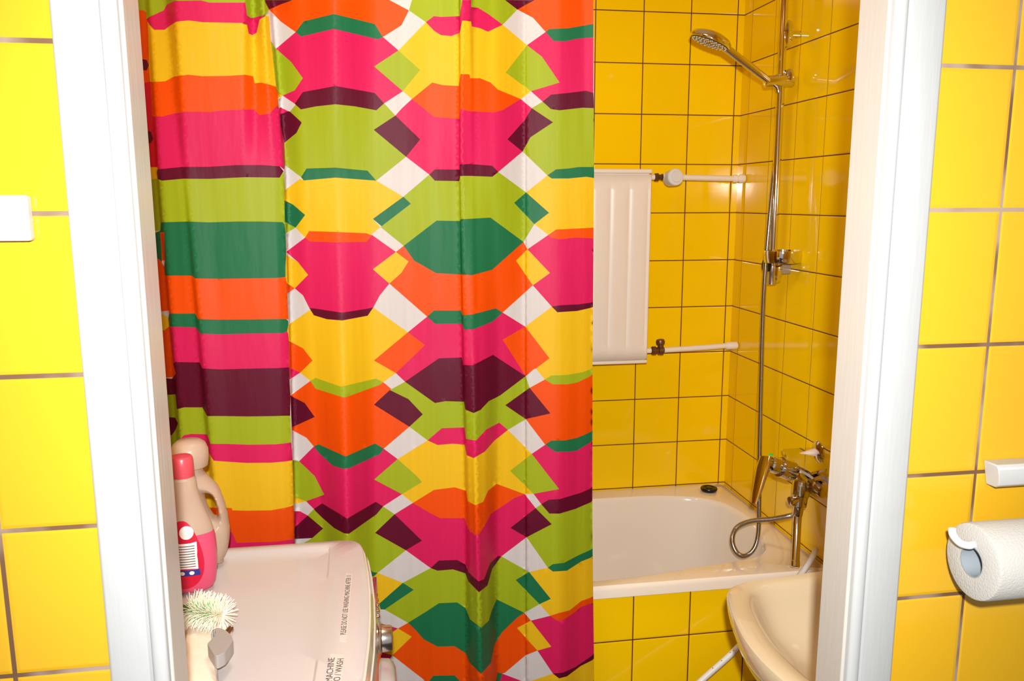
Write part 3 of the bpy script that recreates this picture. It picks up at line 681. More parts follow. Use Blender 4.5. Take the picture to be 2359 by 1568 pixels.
obj('lockshield_valve', bm, M_brass, rad, label='brown weathered brass valve')

# ------------------------------------------------------------ shower rail set on the right wall
BX = -.05; by = -.357
bar_top = P(1806, -60, x=BX); bar_bot = P(1778, 655, x=BX)
rail = thing('shower_rail', 'vertical chrome shower rail fixed to the yellow tiled right wall', 'shower rail', (BX, by, 1.28))
bt = Vector((BX, by+.006, 2.12)); bb = Vector((BX, by-.006, 1.2866))
def bar_at(z): t = (z-bb.z)/(bt.z-bb.z); return bb.lerp(bt, t)
bm = NB(); add_tube(bm, [bb+Vector((0,0,.03)), bt], .0108, 28); obj('rail_tube', bm, M_chrome, rail)
bm = NB(); add_lathe(bm, [(0,.0095),(.001,.0118),(.030,.0118),(.031,.0122),(.052,.0122),(.053,.0108)], bb, (0,0,1), 28); obj('end_sleeve', bm, M_chrome2, rail)
for z in (1.957, 1.325):
    q = bar_at(z); bm = NB()
    add_lathe(bm, [(-.002,.026),(.004,.034),(.014,.036),(.022,.033),(.026,.020),(.027,.009),(.0495,.009)], q, (1,0,0), 32, sq=((0,0,1),1,.42))
    obj('wall_bracket', bm, M_chrome, rail)
# slider that holds the hand shower
q = bar_at(P(1800,183,x=BX).z); bm = NB()
add_lathe(bm, [(-.014,.015),(-.012,.017),(.012,.017),(.014,.015)], q, (0,0,1), 28)
a0 = P(1766, 192, y=by-.012); 
add_lathe(bm, [(0,.0120),(.002,.0150),(.045,.0155),(.078,.0165),(.081,.0140)], q+Vector((-.050,-.006,-.007)), (1,-.06,.06), 24)
obj('slider', bm, M_chrome, rail)
bm = NB(); add_lathe(bm, [(0,.012),(.003,.020),(.010,.0225),(.018,.021),(.021,.016)], q+Vector((.008,-.006,.004)), (1,-.12,.1), 28); obj('slider_knob', bm, M_chrome, rail)

hsx = thing('hand_shower', 'chrome hand shower with round spray head resting in the slider holder', 'hand shower', P(1766,186,y=by-.012))
A = P(1773, 189, y=by-.010); B = P(1683, 119, y=by-.020); Cc = P(1660, 103, y=by-.024)
dv = (B-A).normalized()
bm = NB(); add_tube(bm, spline([A-dv*.006, A+dv*.01, A.lerp(B,.4), A.lerp(B,.8), B, Cc], 5), [.0085+.0018*min(1, k/8) for k in range(26)], 22); obj('handle', bm, M_chrome, hsx)
hc = P(1637, 93, y=by-.030); L1 = P(1594, 73, y=by-.030); R1 = P(1682, 112, y=by-.030)
ax = (R1-L1).normalized(); rr = (R1-L1).length/2
vd = (hc-CAM).normalized(); side = Vector((0,1,0)); nrm = ax.cross(side).normalized()
if nrm.z > 0: nrm = -nrm
nrm = (nrm + Vector((0,.13,0))).normalized()
bm = NB(); add_lathe(bm, [(-.024,.004),(-.023,.012),(-.019,rr*.55),(-.012,rr*.85),(-.004,rr*.98),(.002,rr),(.005,rr*.985),(.006,rr*.93)], hc, nrm, 48)
head = obj('spray_head', bm, M_chrome, hsx)
bm = NB(); add_lathe(bm, [(.0055,rr*.92),(.0075,rr*.90),(.0078,rr*.2)], hc, nrm, 48); obj('spray_face', bm, mat('dark_grey_spray_plate', (70,54,44), .3, metal=.4), hsx)
u_, w_ = frame_for(nrm); n_ = 0
bm = NB()
for k, cnt in ((.25,7),(.45,13),(.64,19),(.81,25)):
    for j in range(cnt):
        a_ = 2*PI*j/cnt; pnt = hc+(u_*math.cos(a_)+w_*math.sin(a_))*rr*k+nrm*.0075
        add_lathe(bm, [(0,.0016),(.0025,.001)], pnt, nrm, 8)
obj('nozzle', bm, M_plas, hsx)['kind'] = 'stuff'

# hose
q = [A-dv*.004, A-dv*.03, P(1793,240,y=by+.022), P(1790,330,y=by+.018), P(1783,400,y=by+.004), P(1775,480,y=by-.006), P(1768,560,y=by-.010), P(1761,650,y=by-.012), P(1757,740,y=by-.012), P(1753,900,y=by-.02), P(1750,1040,y=by-.04),
     P(1749,1150,y=by-.07), P(1747,1225,y=by-.09), P(1737,1263,y=by-.10), P(1715,1280,y=by-.10), P(1696,1270,y=by-.10), P(1687,1243,y=by-.11), P(1697,1215,y=by-.12), P(1730,1200,y=by-.15), P(1780,1195,y=by-.21), P(1822,1187,y=by-.26), P(1838,1176,y=-.635)]
q[-1] = P(1836, 1182, y=-.648)
pp = spline(q, 40); pp = [pp[0]] + [pp[i] for i in range(1, len(pp)) if True]
ev = [pp[0]]
for v_ in pp[1:]:
    while (v_-ev[-1]).length > .0011: ev.append(ev[-1]+(v_-ev[-1]).normalized()*.0011)
bm = NB(); add_tube(bm, ev, [.0068 if k % 3 else .0056 for k in range(len(ev))], 12)
tag(obj('shower_hose', bm, M_hose), 'ribbed steel shower hose hanging in a loop above the bathtub', 'hose')

# soap dish on the rail
dc = P(1803, 592, y=-.395); dc.z += .002
dish = thing('soap_dish', 'round chrome and clear soap dish clamped low on the shower rail', 'soap dish', dc)
rd = .051
bm = NB(); add_lathe(bm, [(-.017,rd*.94),(-.015,rd*.97),(.014,rd),(.016,rd*.99),(.016,rd*.93),(-.012,rd*.90),(-.0125,.001)], dc, (0,0,1), 64, caps=False)
bmesh.ops.remove_doubles(bm, verts=bm.verts[:], dist=1e-5); obj('ring', bm, M_chrome, dish)
g0 = P(1800, 622, y=-.37)
bm = NB(); add_box(bm, BX-.002, g0.x+.035, -.372, -.338, dc.z-.052, dc.z-.016); obj('clamp', bm, M_glass, dish, bevel=.004)
g1 = P(1754, 612, y=-.365)
bm = NB(); add_lathe(bm, [(0,.010),(.002,.014),(.012,.016),(.016,.012)], (BX-.012,-.362,g1.z), (-1,0,0), 24, sq=((0,0,1),1.25,.8)); obj('clamp_lever', bm, M_black, dish, label='black clamp lever')

# ------------------------------------------------------------ bath mixer tap
mx0 = thing('bath_mixer', 'chrome single-lever bath mixer tap on the right wall above the bathtub', 'tap', (-.06,-.62,.80))
zc = .862
bm = NB(); add_tube(bm, [(-.001,-.572,zc),(-.052,-.574,zc-.012)], .0125, 20); obj('wall_connector', bm, M_wrap, mx0); bm = NB(); add_tube(bm, [(-.001,-.722,zc-.02),(-.052,-.716,zc-.03)], .0125, 20)
obj('wall_connector', bm, M_wrap, mx0)
for yy in (-.572, -.722):
    bm = NB(); add_lathe(bm, [(0,.030),(.003,.030),(.008,.022),(.010,.014)], (-.0005,yy,zc if yy > -.6 else zc-.02), (-1,0,0), 28); obj('wall_rosette', bm, M_chrome, mx0)
bm = NB()
ctr = Vector((-.068,-.645,.822))
add_lathe(bm, [(-.088,.014),(-.086,.019),(-.062,.021),(-.060,.0290),(.056,.0290),(.058,.021),(.084,.019),(.086,.014)], ctr, (0,-1,-.10), 32)
obj('mixer_body', bm, M_chrome, mx0)
top = [P(1800,1033,z=.862), P(1868,1030,z=.862), P(1907,1078,z=.862), P(1868,1087,z=.862), P(1822,1062,z=.862)]
bm = NB(); add_prism(bm, rounded(top, .006, 3), (0,0,-.008)); obj('cover_plate', bm, M_chrome, mx0, bevel=.002)
h0 = P(1826, 1085, y=-.648); h1 = P(1772, 1066, y=-.66)
bm = NB(); hd = (h1-h0); add_lathe(bm, [(0,.024),(.008,.0270),(hd.length*.55,.0255),(hd.length*.56,.0215),(hd.length*.6,.0215),(hd.length*.62,.0225),(hd.length*.95,.021),(hd.length,.017)], h0, hd, 32); obj('cartridge_housing', bm, M_chrome, mx0)
l0 = P(1764, 1052, y=-.662); l1 = P(1751, 1104, y=-.685); l2 = P(1737, 1160, y=-.71)
bm = NB(); rg = []
for p_, wdt, th in ((l0,.019,.007),(l0.lerp(l1,.5),.021,.008),(l1,.018,.0065),(l1.lerp(l2,.6),.014,.005),(l2,.008,.003)):
    dd = (l2-l0).normalized(); sx = Vector((.25,-1,0)).normalized(); sx = (sx-dd*sx.dot(dd)).normalized(); tz = dd.cross(sx)
    rg.append([p_+sx*math.cos(2*PI*k/16)*wdt+tz*math.sin(2*PI*k/16)*th for k in range(16)])
add_loft(bm, rg); add_tube(bm, [h1, l0.lerp(l1,.35)], .013, 20); obj('lever', bm, M_chrome, mx0)
bm = NB(); add_lathe(bm, [(0,.004),(.0015,.0035),(.002,0)], P(1776,1047,y=-.675), (0,-.3,1), 16, sq=((1,0,0),1.6,1)); obj('marker', bm, M_green, mx0, label='small green marker')
s0 = P(1848, 1118, y=-.66); s1 = P(1838, 1180, y=-.665)
bm = NB(); dd = s1-s0; Ls = dd.length
add_lathe(bm, [(-.012,.0225),(0,.0235),(Ls*.35,.0215),(Ls*.38,.0185),(Ls*.75,.0185),(Ls*.8,.0125),(Ls*1.1,.0125),(Ls*1.13,.011)], s0, dd, 32)
obj('diverter', bm, M_chrome, mx0)
kn = P(1826, 1152, y=-.682); bm = NB(); add_lathe(bm, [(0,.008),(.012,.008),(.014,.0105),(.024,.0105),(.026,.007)], kn+Vector((.014,.004,0)), (-1,-.3,0), 24); obj('diverter_knob', bm, M_chrome, mx0)
s2 = P(1836, 1210, y=-.672); s3 = P(1832, 1306, y=-.715)
bm = NB(); add_tube(bm, [s1, s2, s2.lerp(s3,.85)], .0102, 24); obj('spout', bm, M_chrome, mx0)
bm = NB(); add_tube(bm, [s2.lerp(s3,.84), s2.lerp(s3,.86), s3.lerp(s2,.02), s3], [.0095,.0112,.0112,.0095], 24); obj('aerator', bm, M_chrome, mx0)

# ------------------------------------------------------------ washing machine
WZ = .85
wm = thing('washing_machine', 'white top of a washing machine standing in front of the curtain', 'washing machine', (-1.38,-1.215,0))
c = Vector((-1.39,-1.215))
out = V2([(-1.60,-.915),(-1.225,-.915),(-1.204,-.918),(-1.190,-.930),(-1.1815,-.960),(-1.1745,-1.039),(-1.1695,-1.13),(-1.1683,-1.215),(-1.1695,-1.30),(-1.1745,-1.391),(-1.1815,-1.470),(-1.190,-1.500),(-1.204,-1.512),(-1.225,-1.515),(-1.60,-1.515)])
cor = [math.atan2(b-c.y, -1.60-c.x) for b in (-.915,-1.515)]
angs = sorted(set([2*PI*k/180-PI for k in range(180)] + cor))
ro = polar(out, c, angs)
def wring(z, dx=0, push=0):
    r_ = []
    for a_, r in zip(angs, ro):
        x_ = c.x+math.cos(a_)*(r-push); y_ = c.y+math.sin(a_)*(r-push)
        f_ = max(0, min(1, (x_+1.225)/.03)); r_.append(Vector((x_+dx*f_, y_, z)))
    return r_
bm = NB(); add_loft(bm, [wring(.02), wring(.700), wring(.704,0), wring(.706,.004), wring(.71,.010), wring(.76,.017), wring(.80,.0135), wring(.825,.008), wring(.840,.003), wring(.8425,0,.004)], True, True)
obj('cabinet', bm, M_wmp, wm)
lid_in = V2([(-1.585,-.945),(-1.245,-.945),(-1.240,-1.215),(-1.245,-1.485),(-1.585,-1.485)])
ri = polar(lid_in, c, angs)
def iring(z, push=0): return [Vector((c.x+math.cos(a_)*(r-push), c.y+math.sin(a_)*(r-push), z)) for a_, r in zip(angs, ri)]
bm = NB(); add_loft(bm, [wring(.8428,0,.0012), wring(.8475,0,.0), wring(WZ,0,.004), iring(WZ,-.002), iring(WZ-.0035,.004), iring(WZ-.0035,.05)], True, True)
obj('top_panel', bm, M_wm, wm)
# thin bright trim line along the front panel
tl = [v+Vector((.0006,0,0)) for v in wring(.822,.0085) if v.x > -1.2]; tl.sort(key=lambda v: v.y)
bm = NB(); add_tube(bm, tl, .0014, 10); obj('trim_line', bm, M_tape, wm)
def panel_x(y_, z_):   # front face of the control panel
    base = -1.1683-.0125*((y_+1.215)/.26)**2; return base + {True: .017, False: .012}[z_ < .775]
ky = -1.170; kx = panel_x(ky, .77)
bm = NB(); add_lathe(bm, [(0,.026),(.003,.027),(.005,.0225),(.019,.0215),(.022,.020),(.023,.017),(.0235,0)], (kx-.002,ky,.772), (1,0,0), 40); obj('programme_knob', bm, M_chrome2, wm, label='silver programme knob')
for k in range(7):
    yy = -1.005-.0205*k
    bm = NB(); add_lathe(bm, [(0,.0045),(.003,.0045),(.0045,.003),(.005,0)], (panel_x(yy,.79)+.002, yy, .792), (1,0,.2), 16); obj('button', bm, M_chrome, wm)
bm = NB(); add_box(bm, panel_x(-1.07,.79)-.004, panel_x(-1.07,.79)+.0035, -1.15, -.99, .782, .802); obj('button_strip', bm, M_chrome2, wm, bevel=.002)
# porthole door
bm = NB(); dz = .505; dy = -1.175
add_lathe(bm, [(0,.175),(.002,.198),(.006,.202),(.022,.200),(.030,.194),(.034,.184),(.033,.160),(.024,.150)], (-1.160,dy,dz), (1,0,0), 64)
wd_ = obj('door', bm, M_wm, wm, label='white porthole door rim')
bm = NB(); add_lathe(bm, [(.024,.150),(.028,.140),(.034,.09),(.036,0)], (-1.160,dy,dz), (1,0,0), 48); obj('door_glass', bm, M_black, wd_)
for yy in (-.95,-1.48):
    for xx in (-1.57,-1.22):
        bm = NB(); add_lathe(bm, [(0,.02),(.02,.02)], (xx,yy,0), (0,0,1), 16); obj('foot', bm, M_black, wm)

# lettering helper
def text_mesh(s, size, org, right, up, m, name, parent=None, sx=1):
    cv = bpy.data.curves.new(name, 'FONT'); cv.body = s; cv.size = size; cv.extrude = .0001
    to = bpy.data.objects.new(name, cv); COL.objects.link(to); bpy.context.view_layer.update()
    me_ = bpy.data.meshes.new_from_object(to.evaluated_get(bpy.context.evaluated_depsgraph_get()))
    bpy.data.objects.remove(to); bpy.data.curves.remove(cv)
    right = Vector(right).normalized(); up = Vector(up).normalized(); nn = right.cross(up)
    for v in me_.vertices: v.co = Vector(org)+right*v.co.x*sx+up*v.co.y+nn*v.co.z
    me_.materials.clear(); me_.materials.append(m)
    o = bpy.data.objects.new(name, me_); COL.objects.link(o)
    if parent:
        o.parent = parent
        if parent.type == 'EMPTY': o.matrix_parent_inverse = Matrix.Translation(-parent.location)
    return o
def quad(bm, pts, h=.0003):
    n = (Vector(pts[1])-Vector(pts[0])).cross(Vector(pts[2])-Vector(pts[0])).normalized(); return add_prism(bm, [Vector(p) for p in pts], n*h)
TZ = WZ+.0001
tp = [P(782,1476,z=TZ), P(798,1478,z=TZ), P(812,1322,z=TZ), P(797,1320,z=TZ)]
bm = NB(); add_prism(bm, tp, (0,0,.0004)); lt = obj('paper_label', bm, M_tape, smooth=False)
tag(lt, 'narrow label strip reading PLEASE DO NOT USE WASHING MACHINE AFTER 11 on the machine top', 'label')
rt = P(806,1325,z=TZ)-P(793,1462,z=TZ); up_ = Vector((-rt.y, rt.x, 0))
t_ = text_mesh('PLEASE DO NOT USE WASHING MACHINE AFTER 11', .0125, P(796.5,1461,z=TZ+.0006), rt, up_, M_ink, 'lettering', lt)
w0 = max((v.co-P(796.5,1461,z=TZ+.0006)).dot(rt.normalized()) for v in t_.data.vertices); k_ = rt.length/w0
for v in t_.data.vertices:
    o_ = P(796.5,1461,z=TZ+.0006); d_ = (v.co-o_).dot(rt.normalized()); v.co += rt.normalized()*d_*(k_-1)
tp = [P(741,1640,z=TZ), P(778,1640,z=TZ), P(793,1508,z=TZ), P(762,1506,z=TZ)]
bm = NB(); add_prism(bm, tp, (0,0,.0004)); lt = obj('paper_label', bm, M_tape, smooth=False)
tag(lt, 'second paper label on the machine top with two lines ending MACHINE and WASH', 'label')
for s_, e_, st_ in (('WASHING MACHINE', (771,1514), (757,1640)), ('EURO / WASH', (792,1516), (779,1590))):
    o_ = P(*st_, z=TZ+.0006); r_ = P(*e_, z=TZ+.0006)-o_; u2 = Vector((-r_.y, r_.x, 0))
    t_ = text_mesh(s_, .0135, o_, r_, u2, M_ink, 'lettering', lt)
    w0 = max((v.co-o_).dot(r_.normalized()) for v in t_.data.vertices); k_ = r_.length/w0
    for v in t_.data.vertices: v.co += r_.normalized()*(v.co-o_).dot(r_.normalized())*(k_-1)

# ------------------------------------------------------------ detergent bottles
def interp(tab, z):
    if z <= tab[0][0]: return tab[0][1]
    for (a_, va), (b_, vb) in zip(tab, tab[1:]):
        if z <= b_: return va+(vb-va)*(z-a_)/(b_-a_)
    return tab[-1][1]
BC = Vector((-1.478,-1.082,WZ+.0005))
bprof = [(0,.034),(.003,.039),(.012,.043),(.04,.047),(.07,.048),(.095,.047),(.115,.043),(.140,.034),(.165,.026),(.185,.0225),(.200,.021),(.206,.0165),(.212,.0165)]
b1 = thing('detergent_bottle', 'pink detergent bottle with crimson label on the washing machine, beside the door frame', 'bottle', BC)
def bottle_ring(z, grow=0, ky=.62):
    r = interp(bprof, z)+grow; kk = ky + (1-ky)*max(0, min(1, (z-.15)/.05))
    return [BC+Vector((math.cos(2*PI*k/48)*r, math.sin(2*PI*k/48)*r*kk, z)) for k in range(48)]
zs = [0,.003,.012,.025,.04,.055,.07,.085,.095,.105]
bm = NB(); add_loft(bm, [bottle_ring(z) for z in zs]); obj('liquid', bm, M_pink, b1, label='pink detergent filled lower half')
zs = [.1052,.115,.125,.140,.152,.165,.175,.185,.200,.206,.212]
bm = NB(); add_loft(bm, [bottle_ring(z) for z in zs]); obj('bottle_shoulder', bm, M_clear, b1, label='empty translucent upper half')
bm = NB(); add_lathe(bm, [(.204,.0185),(.206,.0195),(.236,.0185),(.240,.016),(.242,0)], BC, (0,0,1), 32); obj('cap', bm, M_pinkc, b1, label='pink screw cap')
def front_pt(x, z, g=.0008, ky=.62):
    r = interp(bprof, z); kk = ky + (1-ky)*max(0, min(1, (z-.15)/.05)); s = max(0, 1-(x/r)**2)
    return BC+Vector((x, -(r*kk*math.sqrt(s))-g, z))
def patch(name, pts, g, m, par):
    """2D outline on the bottle front -> conforming label"""
    vs = [Vector(p) for p in pts]; n = len(vs); ed = [(i, (i+1) % n) for i in range(n)]
    x0_, x1_ = min(v.x for v in vs), max(v.x for v in vs); z0_, z1_ = min(v.y for v in vs), max(v.y for v in vs)
    for i in range(1, 24):
        for j in range(1, 24): vs.append(Vector((x0_+(x1_-x0_)*i/24, z0_+(z1_-z0_)*j/24)))
    co, e_, f_, *_ = delaunay_2d_cdt(vs, ed, [list(range(n))], 1, 1e-6)
    me_ = bpy.data.meshes.new(name); me_.from_pydata([front_pt(q.x, q.y, g) for q in co], [], [list(q)[::-1] for q in f_]); me_.materials.append(m)
    for p_ in me_.polygons: p_.use_smooth = True
    o = bpy.data.objects.new(name, me_); COL.objects.link(o); o.parent = par
    if par.type == 'EMPTY': o.matrix_parent_inverse = Matrix.Translation(-par.location)
    return o
lab = [(-.032,.018),(-.01,.010),(.012,.014),(.026,.030),(.031,.055),(.028,.082),(.020,.108),(.010,.126),(0,.132),(-.012,.128),(-.028,.105),(-.036,.07),(-.036,.04)]
lab = [(q.x, q.y) for q in spline(V2(lab), 5, True)]
l_ = patch('label', lab, .0006, M_label, b1)
patch('logo_disc', [(.006+.0115*math.cos(2*PI*k/28), .112+.0115*math.sin(2*PI*k/28)) for k in range(28)], .0010, M_lwhite, l_)
patch('text_panel', [(-.026,.046),(.0215,.046),(.0215,.095),(-.026,.095)], .0010, M_lwhite, l_)
patch('pictogram_strip', [(-.026,.034),(.024,.034),(.024,.046),(-.026,.046)], .0010, M_lblue, l_)
for k in range(9): patch('text_line', [(-.022,.051+.0046*k),(.018,.051+.0046*k),(.018,.0524+.0046*k),(-.022,.0524+.0046*k)], .0014, M_ink, l_)
for k in range(3): patch('pictogram', [(-.020+.0155*k+.0042*math.cos(2*PI*j/12), .040+.0035*math.sin(2*PI*j/12)) for j in range(12)], .0014, M_lwhite, l_)

def flat_bottle(outline, hole, yc, depth, name, m, par, lab_=None):
    n = len(outline)
    vs = V2(outline)+V2(hole); ed = [(i, (i+1) % n) for i in range(n)] + [(n+i, n+(i+1) % len(hole)) for i in range(len(hole))]
    xs = [v.x for v in vs[:n]]; zs_ = [v.y for v in vs[:n]]
    def pin(x, y, pts):
        r = False; j = len(pts)-1
        for i in range(len(pts)):
            if (pts[i][1] > y) != (pts[j][1] > y) and x < (pts[j][0]-pts[i][0])*(y-pts[i][1])/(pts[j][1]-pts[i][1])+pts[i][0]: r = not r
            j = i
        return r
    def edist(p_):
        best = 9
        for L_ in (outline, hole):
            for i in range(len(L_)):
                a_, b_ = Vector(L_[i]), Vector(L_[(i+1) % len(L_)]); e_ = b_-a_; t = max(0, min(1, (p_-a_).dot(e_)/max(e_.length_squared, 1e-12)))
                best = min(best, (p_-a_-e_*t).length)
        return best
    st = .003; x = min(xs)+st
    while x < max(xs):
        z = min(zs_)+st
        while z < max(zs_):
            if pin(x, z, outline) and not pin(x, z, hole) and edist(Vector((x, z))) > .0012: vs.append(Vector((x, z)))
            z += st
        x += st
    co, e_, f_, *_ = delaunay_2d_cdt(vs, ed, [], 0, 1e-6)
    V_, F_, mpp = [], [], {}
    def th(p_):
        d = edist(p_); R_ = depth
        return R_*math.sqrt(max(0, 1-(1-min(1, d/R_))**2))
    for i, q_ in enumerate(co):
        t = th(q_); mpp[(i, 0)] = len(V_); V_.append((q_.x, yc-t, q_.y))
        if t < 1e-4: mpp[(i, 1)] = mpp[(i, 0)]
        else: mpp[(i, 1)] = len(V_); V_.append((q_.x, yc+t, q_.y))
    for f in f_:
        cx = sum(co[i].x for i in f)/3; cz = sum(co[i].y for i in f)/3
        if not pin(cx, cz, outline) or pin(cx, cz, hole): continue
        F_.append([mpp[(i, 0)] for i in f]); F_.append([mpp[(i, 1)] for i in f][::-1])
    bm_ = bmesh.new(); mm = bpy.data.meshes.new('t'); mm.from_pydata(V_, [], F_); bm_.from_mesh(mm); bpy.data.meshes.remove(mm)
    return obj(name, bm_, m, par)
cx2, yc2 = -1.487, -.985
b2 = thing('laundry_bottle', 'milky empty laundry bottle with handle and big round cap, behind the pink bottle', 'bottle', (cx2,yc2,WZ))
z_ = WZ+.0008
o2 = [(-.045,z_),(.040,z_),(.048,z_+.008),(.058,z_+.030),(.063,z_+.062),(.061,z_+.092),(.055,z_+.125),(.046,z_+.150),(.030,z_+.170),(.022,z_+.182),(.020,z_+.196),(-.020,z_+.196),(-.022,z_+.182),(-.034,z_+.165),(-.048,z_+.13),(-.054,z_+.09),(-.055,z_+.05),(-.052,z_+.012)]
o2 = [(cx2+a_, b_) for a_, b_ in o2]; o2 = [(q.x, max(q.y, z_)) for q in spline(V2(o2), 4, True)]
h2_ = [(-1.4655,.986),(-1.458,.989),(-1.4505,.984),(-1.4455,.968),(-1.4425,.948),(-1.446,.942),(-1.453,.946),(-1.461,.965)]
h2_ = [(q.x, q.y) for q in spline(V2(h2_), 3, True)]
flat_bottle(o2, h2_, yc2, .03, 'bottle_body', M_clear, b2)
bm = NB(); add_lathe(bm, [(.190,.026),(.192,.030),(.205,.0325),(.222,.0325),(.234,.028),(.240,.020),(.242,0)], (cx2+.001,yc2,WZ), (0,0,1), 40); obj('cap', bm, M_clear, b2, label='round translucent dosing cap')

# ------------------------------------------------------------ bottle brush
bc0 = P(436, 1403, z=WZ+.034); bc1 = P(512, 1416, z=WZ+.034); bd = (bc1-bc0).normalized()
br = thing('bottle_brush', 'cream bristled brush with green core lying on the washing machine', 'brush', (bc0.x, bc0.y, WZ))
bm = NB(); add_tube(bm, [bc0, bc0+bd*.01, bc1-bd*.008, bc1], [.0050,.0046,.0036,.0015], 10); obj('core', bm, M_green, br, label='green twisted core')
bm = NB(); add_tube(bm, [bc0-bd*.10, bc0-bd*.02, bc0-bd*.004, bc0+bd*.004], [.004,.005,.0065,.0055], 14); obj('handle', bm, M_dgreen, br)
uu, ww = frame_for(bd)
def bristles(n, l0_, l1_, t0, t1, rad_, m, name):
    b_ = NB(); rnd = random.Random(5)
    for k in range(n):
        t = t0+(t1-t0)*((k+.5)/n); a_ = k*2.39996; base = bc0.lerp(bc1, t)
        ln = (l0_+(l1_-l0_)*rnd.random())*(1 if t < .8 else math.sqrt(max(.05, 1-((t-.8)/.32)**2)))
        dr = (uu*math.cos(a_)+ww*math.sin(a_)) + bd*(.12+max(0, t-.8)*2.2) + Vector((rnd.gauss(0,.05), rnd.gauss(0,.05), rnd.gauss(0,.05)))
        dr.normalize(); e_ = base+dr*ln
        mid = base.lerp(e_, .5)
        if e_.z < WZ+.002: e_.z = WZ+.002; mid.z = max(mid.z, WZ+.004)
        add_tube(b_, [base, mid, e_], [rad_, rad_, rad_*.8], 4)
    o = obj(name, b_, m, br); o['kind'] = 'stuff'
bristles(560, .027, .034, .06, 1.0, .00062, M_brist, 'bristles')
bristles(220, .013, .021, .02, .72, .0008, M_green, 'green_bristles')

# white plastic bag, plug and its cord
bagp = [(430,1452),(470,1449),(536,1450),(534,1466),(520,1500),(502,1530),(500,1570),(506,1640),(400,1640)]
bz = [P(*p, z=WZ) for p in bagp]; outl = resample(rounded([Vector((v.x, v.y)) for v in bz], .01), 60)
cc = sum(outl, Vector((0,0)))/60
bm = NB(); rg = []
for s_, z_ in ((1,.0006),(.995,.004),(.95,.0095),(.85,.013),(.6,.0145),(.3,.016),(.02,.0155)):
    rg.append([Vector((cc.x+(v.x-cc.x)*s_, cc.y+(v.y-cc.y)*s_, WZ+z_+(.0016*math.sin(k*.7+s_*7) if .005 < z_ < .0142 else 0))) for k, v in enumerate(outl)])
add_loft(bm, rg); tag(obj('plastic_bag', bm, M_bag), 'flat folded white plastic bag under the grey plug, front left of the machine top', 'bag')
PZ = WZ+.019
plg = thing('power_plug', 'grey moulded electric plug with metal pins lying on the white bag', 'plug', P(507,1480,z=PZ))
pc = [(640,757),(710,762),(800,800),(872,868),(902,940),(860,1012),(775,1130),(662,1190),(618,1178),(575,1110),(508,1000),(590,915),(630,868),(640,820),(622,792)]
pc = [P(400+a_/6.586, 1330+b_/6.586, z=PZ+.020) for a_, b_ in pc]
bm = NB(); add_prism(bm, rounded(pc, .003, 3), (0,0,-.0198)); obj('plug_body', bm, M_grey, plg, bevel=.005, segs=4)
pc = [P(400+a_/6.586, 1330+b_/6.586, z=PZ+.018) for a_, b_ in [(560,838),(588,800),(640,760),(650,790),(605,800),(600,835)]]
bm = NB(); add_prism(bm, pc, (0,0,-.014)); obj('cable_hook', bm, M_grey, plg, bevel=.001)
for dx in (0, .007):
    a_ = P(518,1452,z=PZ+.012)+Vector((dx*.6,-dx*.5,-.004)); b_ = P(530,1437,z=PZ+.012)+Vector((dx*.6,-dx*.5,-.004))
    bm = NB(); add_tube(bm, [a_, a_.lerp(b_,.85), b_], [.0024,.0024,.0014], 12); obj('pin', bm, M_brass, plg)
q = [P(494,1505,z=PZ+.004), P(495,1525,z=WZ+.012), P(499,1545,z=WZ+.004), P(501,1565,z=WZ+.003), P(506,1600,z=WZ+.003), P(508,1640,z=WZ+.003)]
bm = NB(); add_tube(bm, spline(q, 6), .0014, 8); obj('cord', bm, M_grey, plg)

# ------------------------------------------------------------ toilet roll, rail and switch plate on the hall side
RC = Vector((-.510,-1.7560,1.1310)); r0, r1 = .0160, .0420
roll = thing('paper_roll', 'roll of white embossed paper hanging on a bent wire holder', 'paper roll', RC)
bm = NB(); add_lathe(bm, [(0,r0+.0012),(.0,r1-.004),(.0015,r1-.001),(.004,r1),(.20,r1),(.202,r1-.002),(.202,r0+.0012)], RC, (1,0,0), 72, caps=False)
vs_ = bm.verts[:]; bmesh.ops.remove_doubles(bm, verts=vs_, dist=1e-6); obj('paper', bm, M_paper, roll)
bm = NB(); add_lathe(bm, [(.0015,r0+.0012),(.0,r0+.0010),(.0,r0),(.20,r0),(.20,r0+.0012)], RC, (1,0,0), 48, caps=False); obj('cardboard_core', bm, M_card, roll)
hw = thing('roll_holder', 'white coated wire holder poking out of the paper roll', 'holder', (-.42,-1.70,1.14))
q = [P(2193,1214,y=-1.738), P(2196,1232,y=-1.742), P(2212,1250,y=-1.750), P(2232,1256,y=-1.757), P(2252,1254,y=-1.7560)]
e_ = q[-1]; q += [Vector((e_.x+.05, -1.7560, RC.z+r0-.0046)), Vector((-.27,-1.7560,RC.z+r0-.0046)), Vector((-.262,-1.75,RC.z+r0-.004)), Vector((-.26,-1.70,RC.z+r0-.004)), Vector((-.26,-1.692,RC.z+r0-.004))]
bm = NB(); pp = spline(q, 6); add_tube(bm, pp, [.0028]+[.0042]*(len(pp)-2)+[.0042], 16); obj('wire', bm, M_wire, hw)
bm = NB(); add_box(bm, -.29, -.23, -1.6955, -1.6908, 1.12, 1.165); obj('back_plate', bm, M_wire, hw, bevel=.002)
rb = NB(); a_ = P(2263,1076,y=-1.715); b2_ = P(2263,1122,y=-1.715); z1_, z0_ = a_.z, b2_.z; xL = -.4530
sec = [(-1.691,z1_),( -1.713,z1_+.0005),(-1.716,z1_-.003),(-1.716,z0_+.013),(-1.712,z0_-.001),(-1.706,z0_-.005),(-1.691,z0_-.006)]
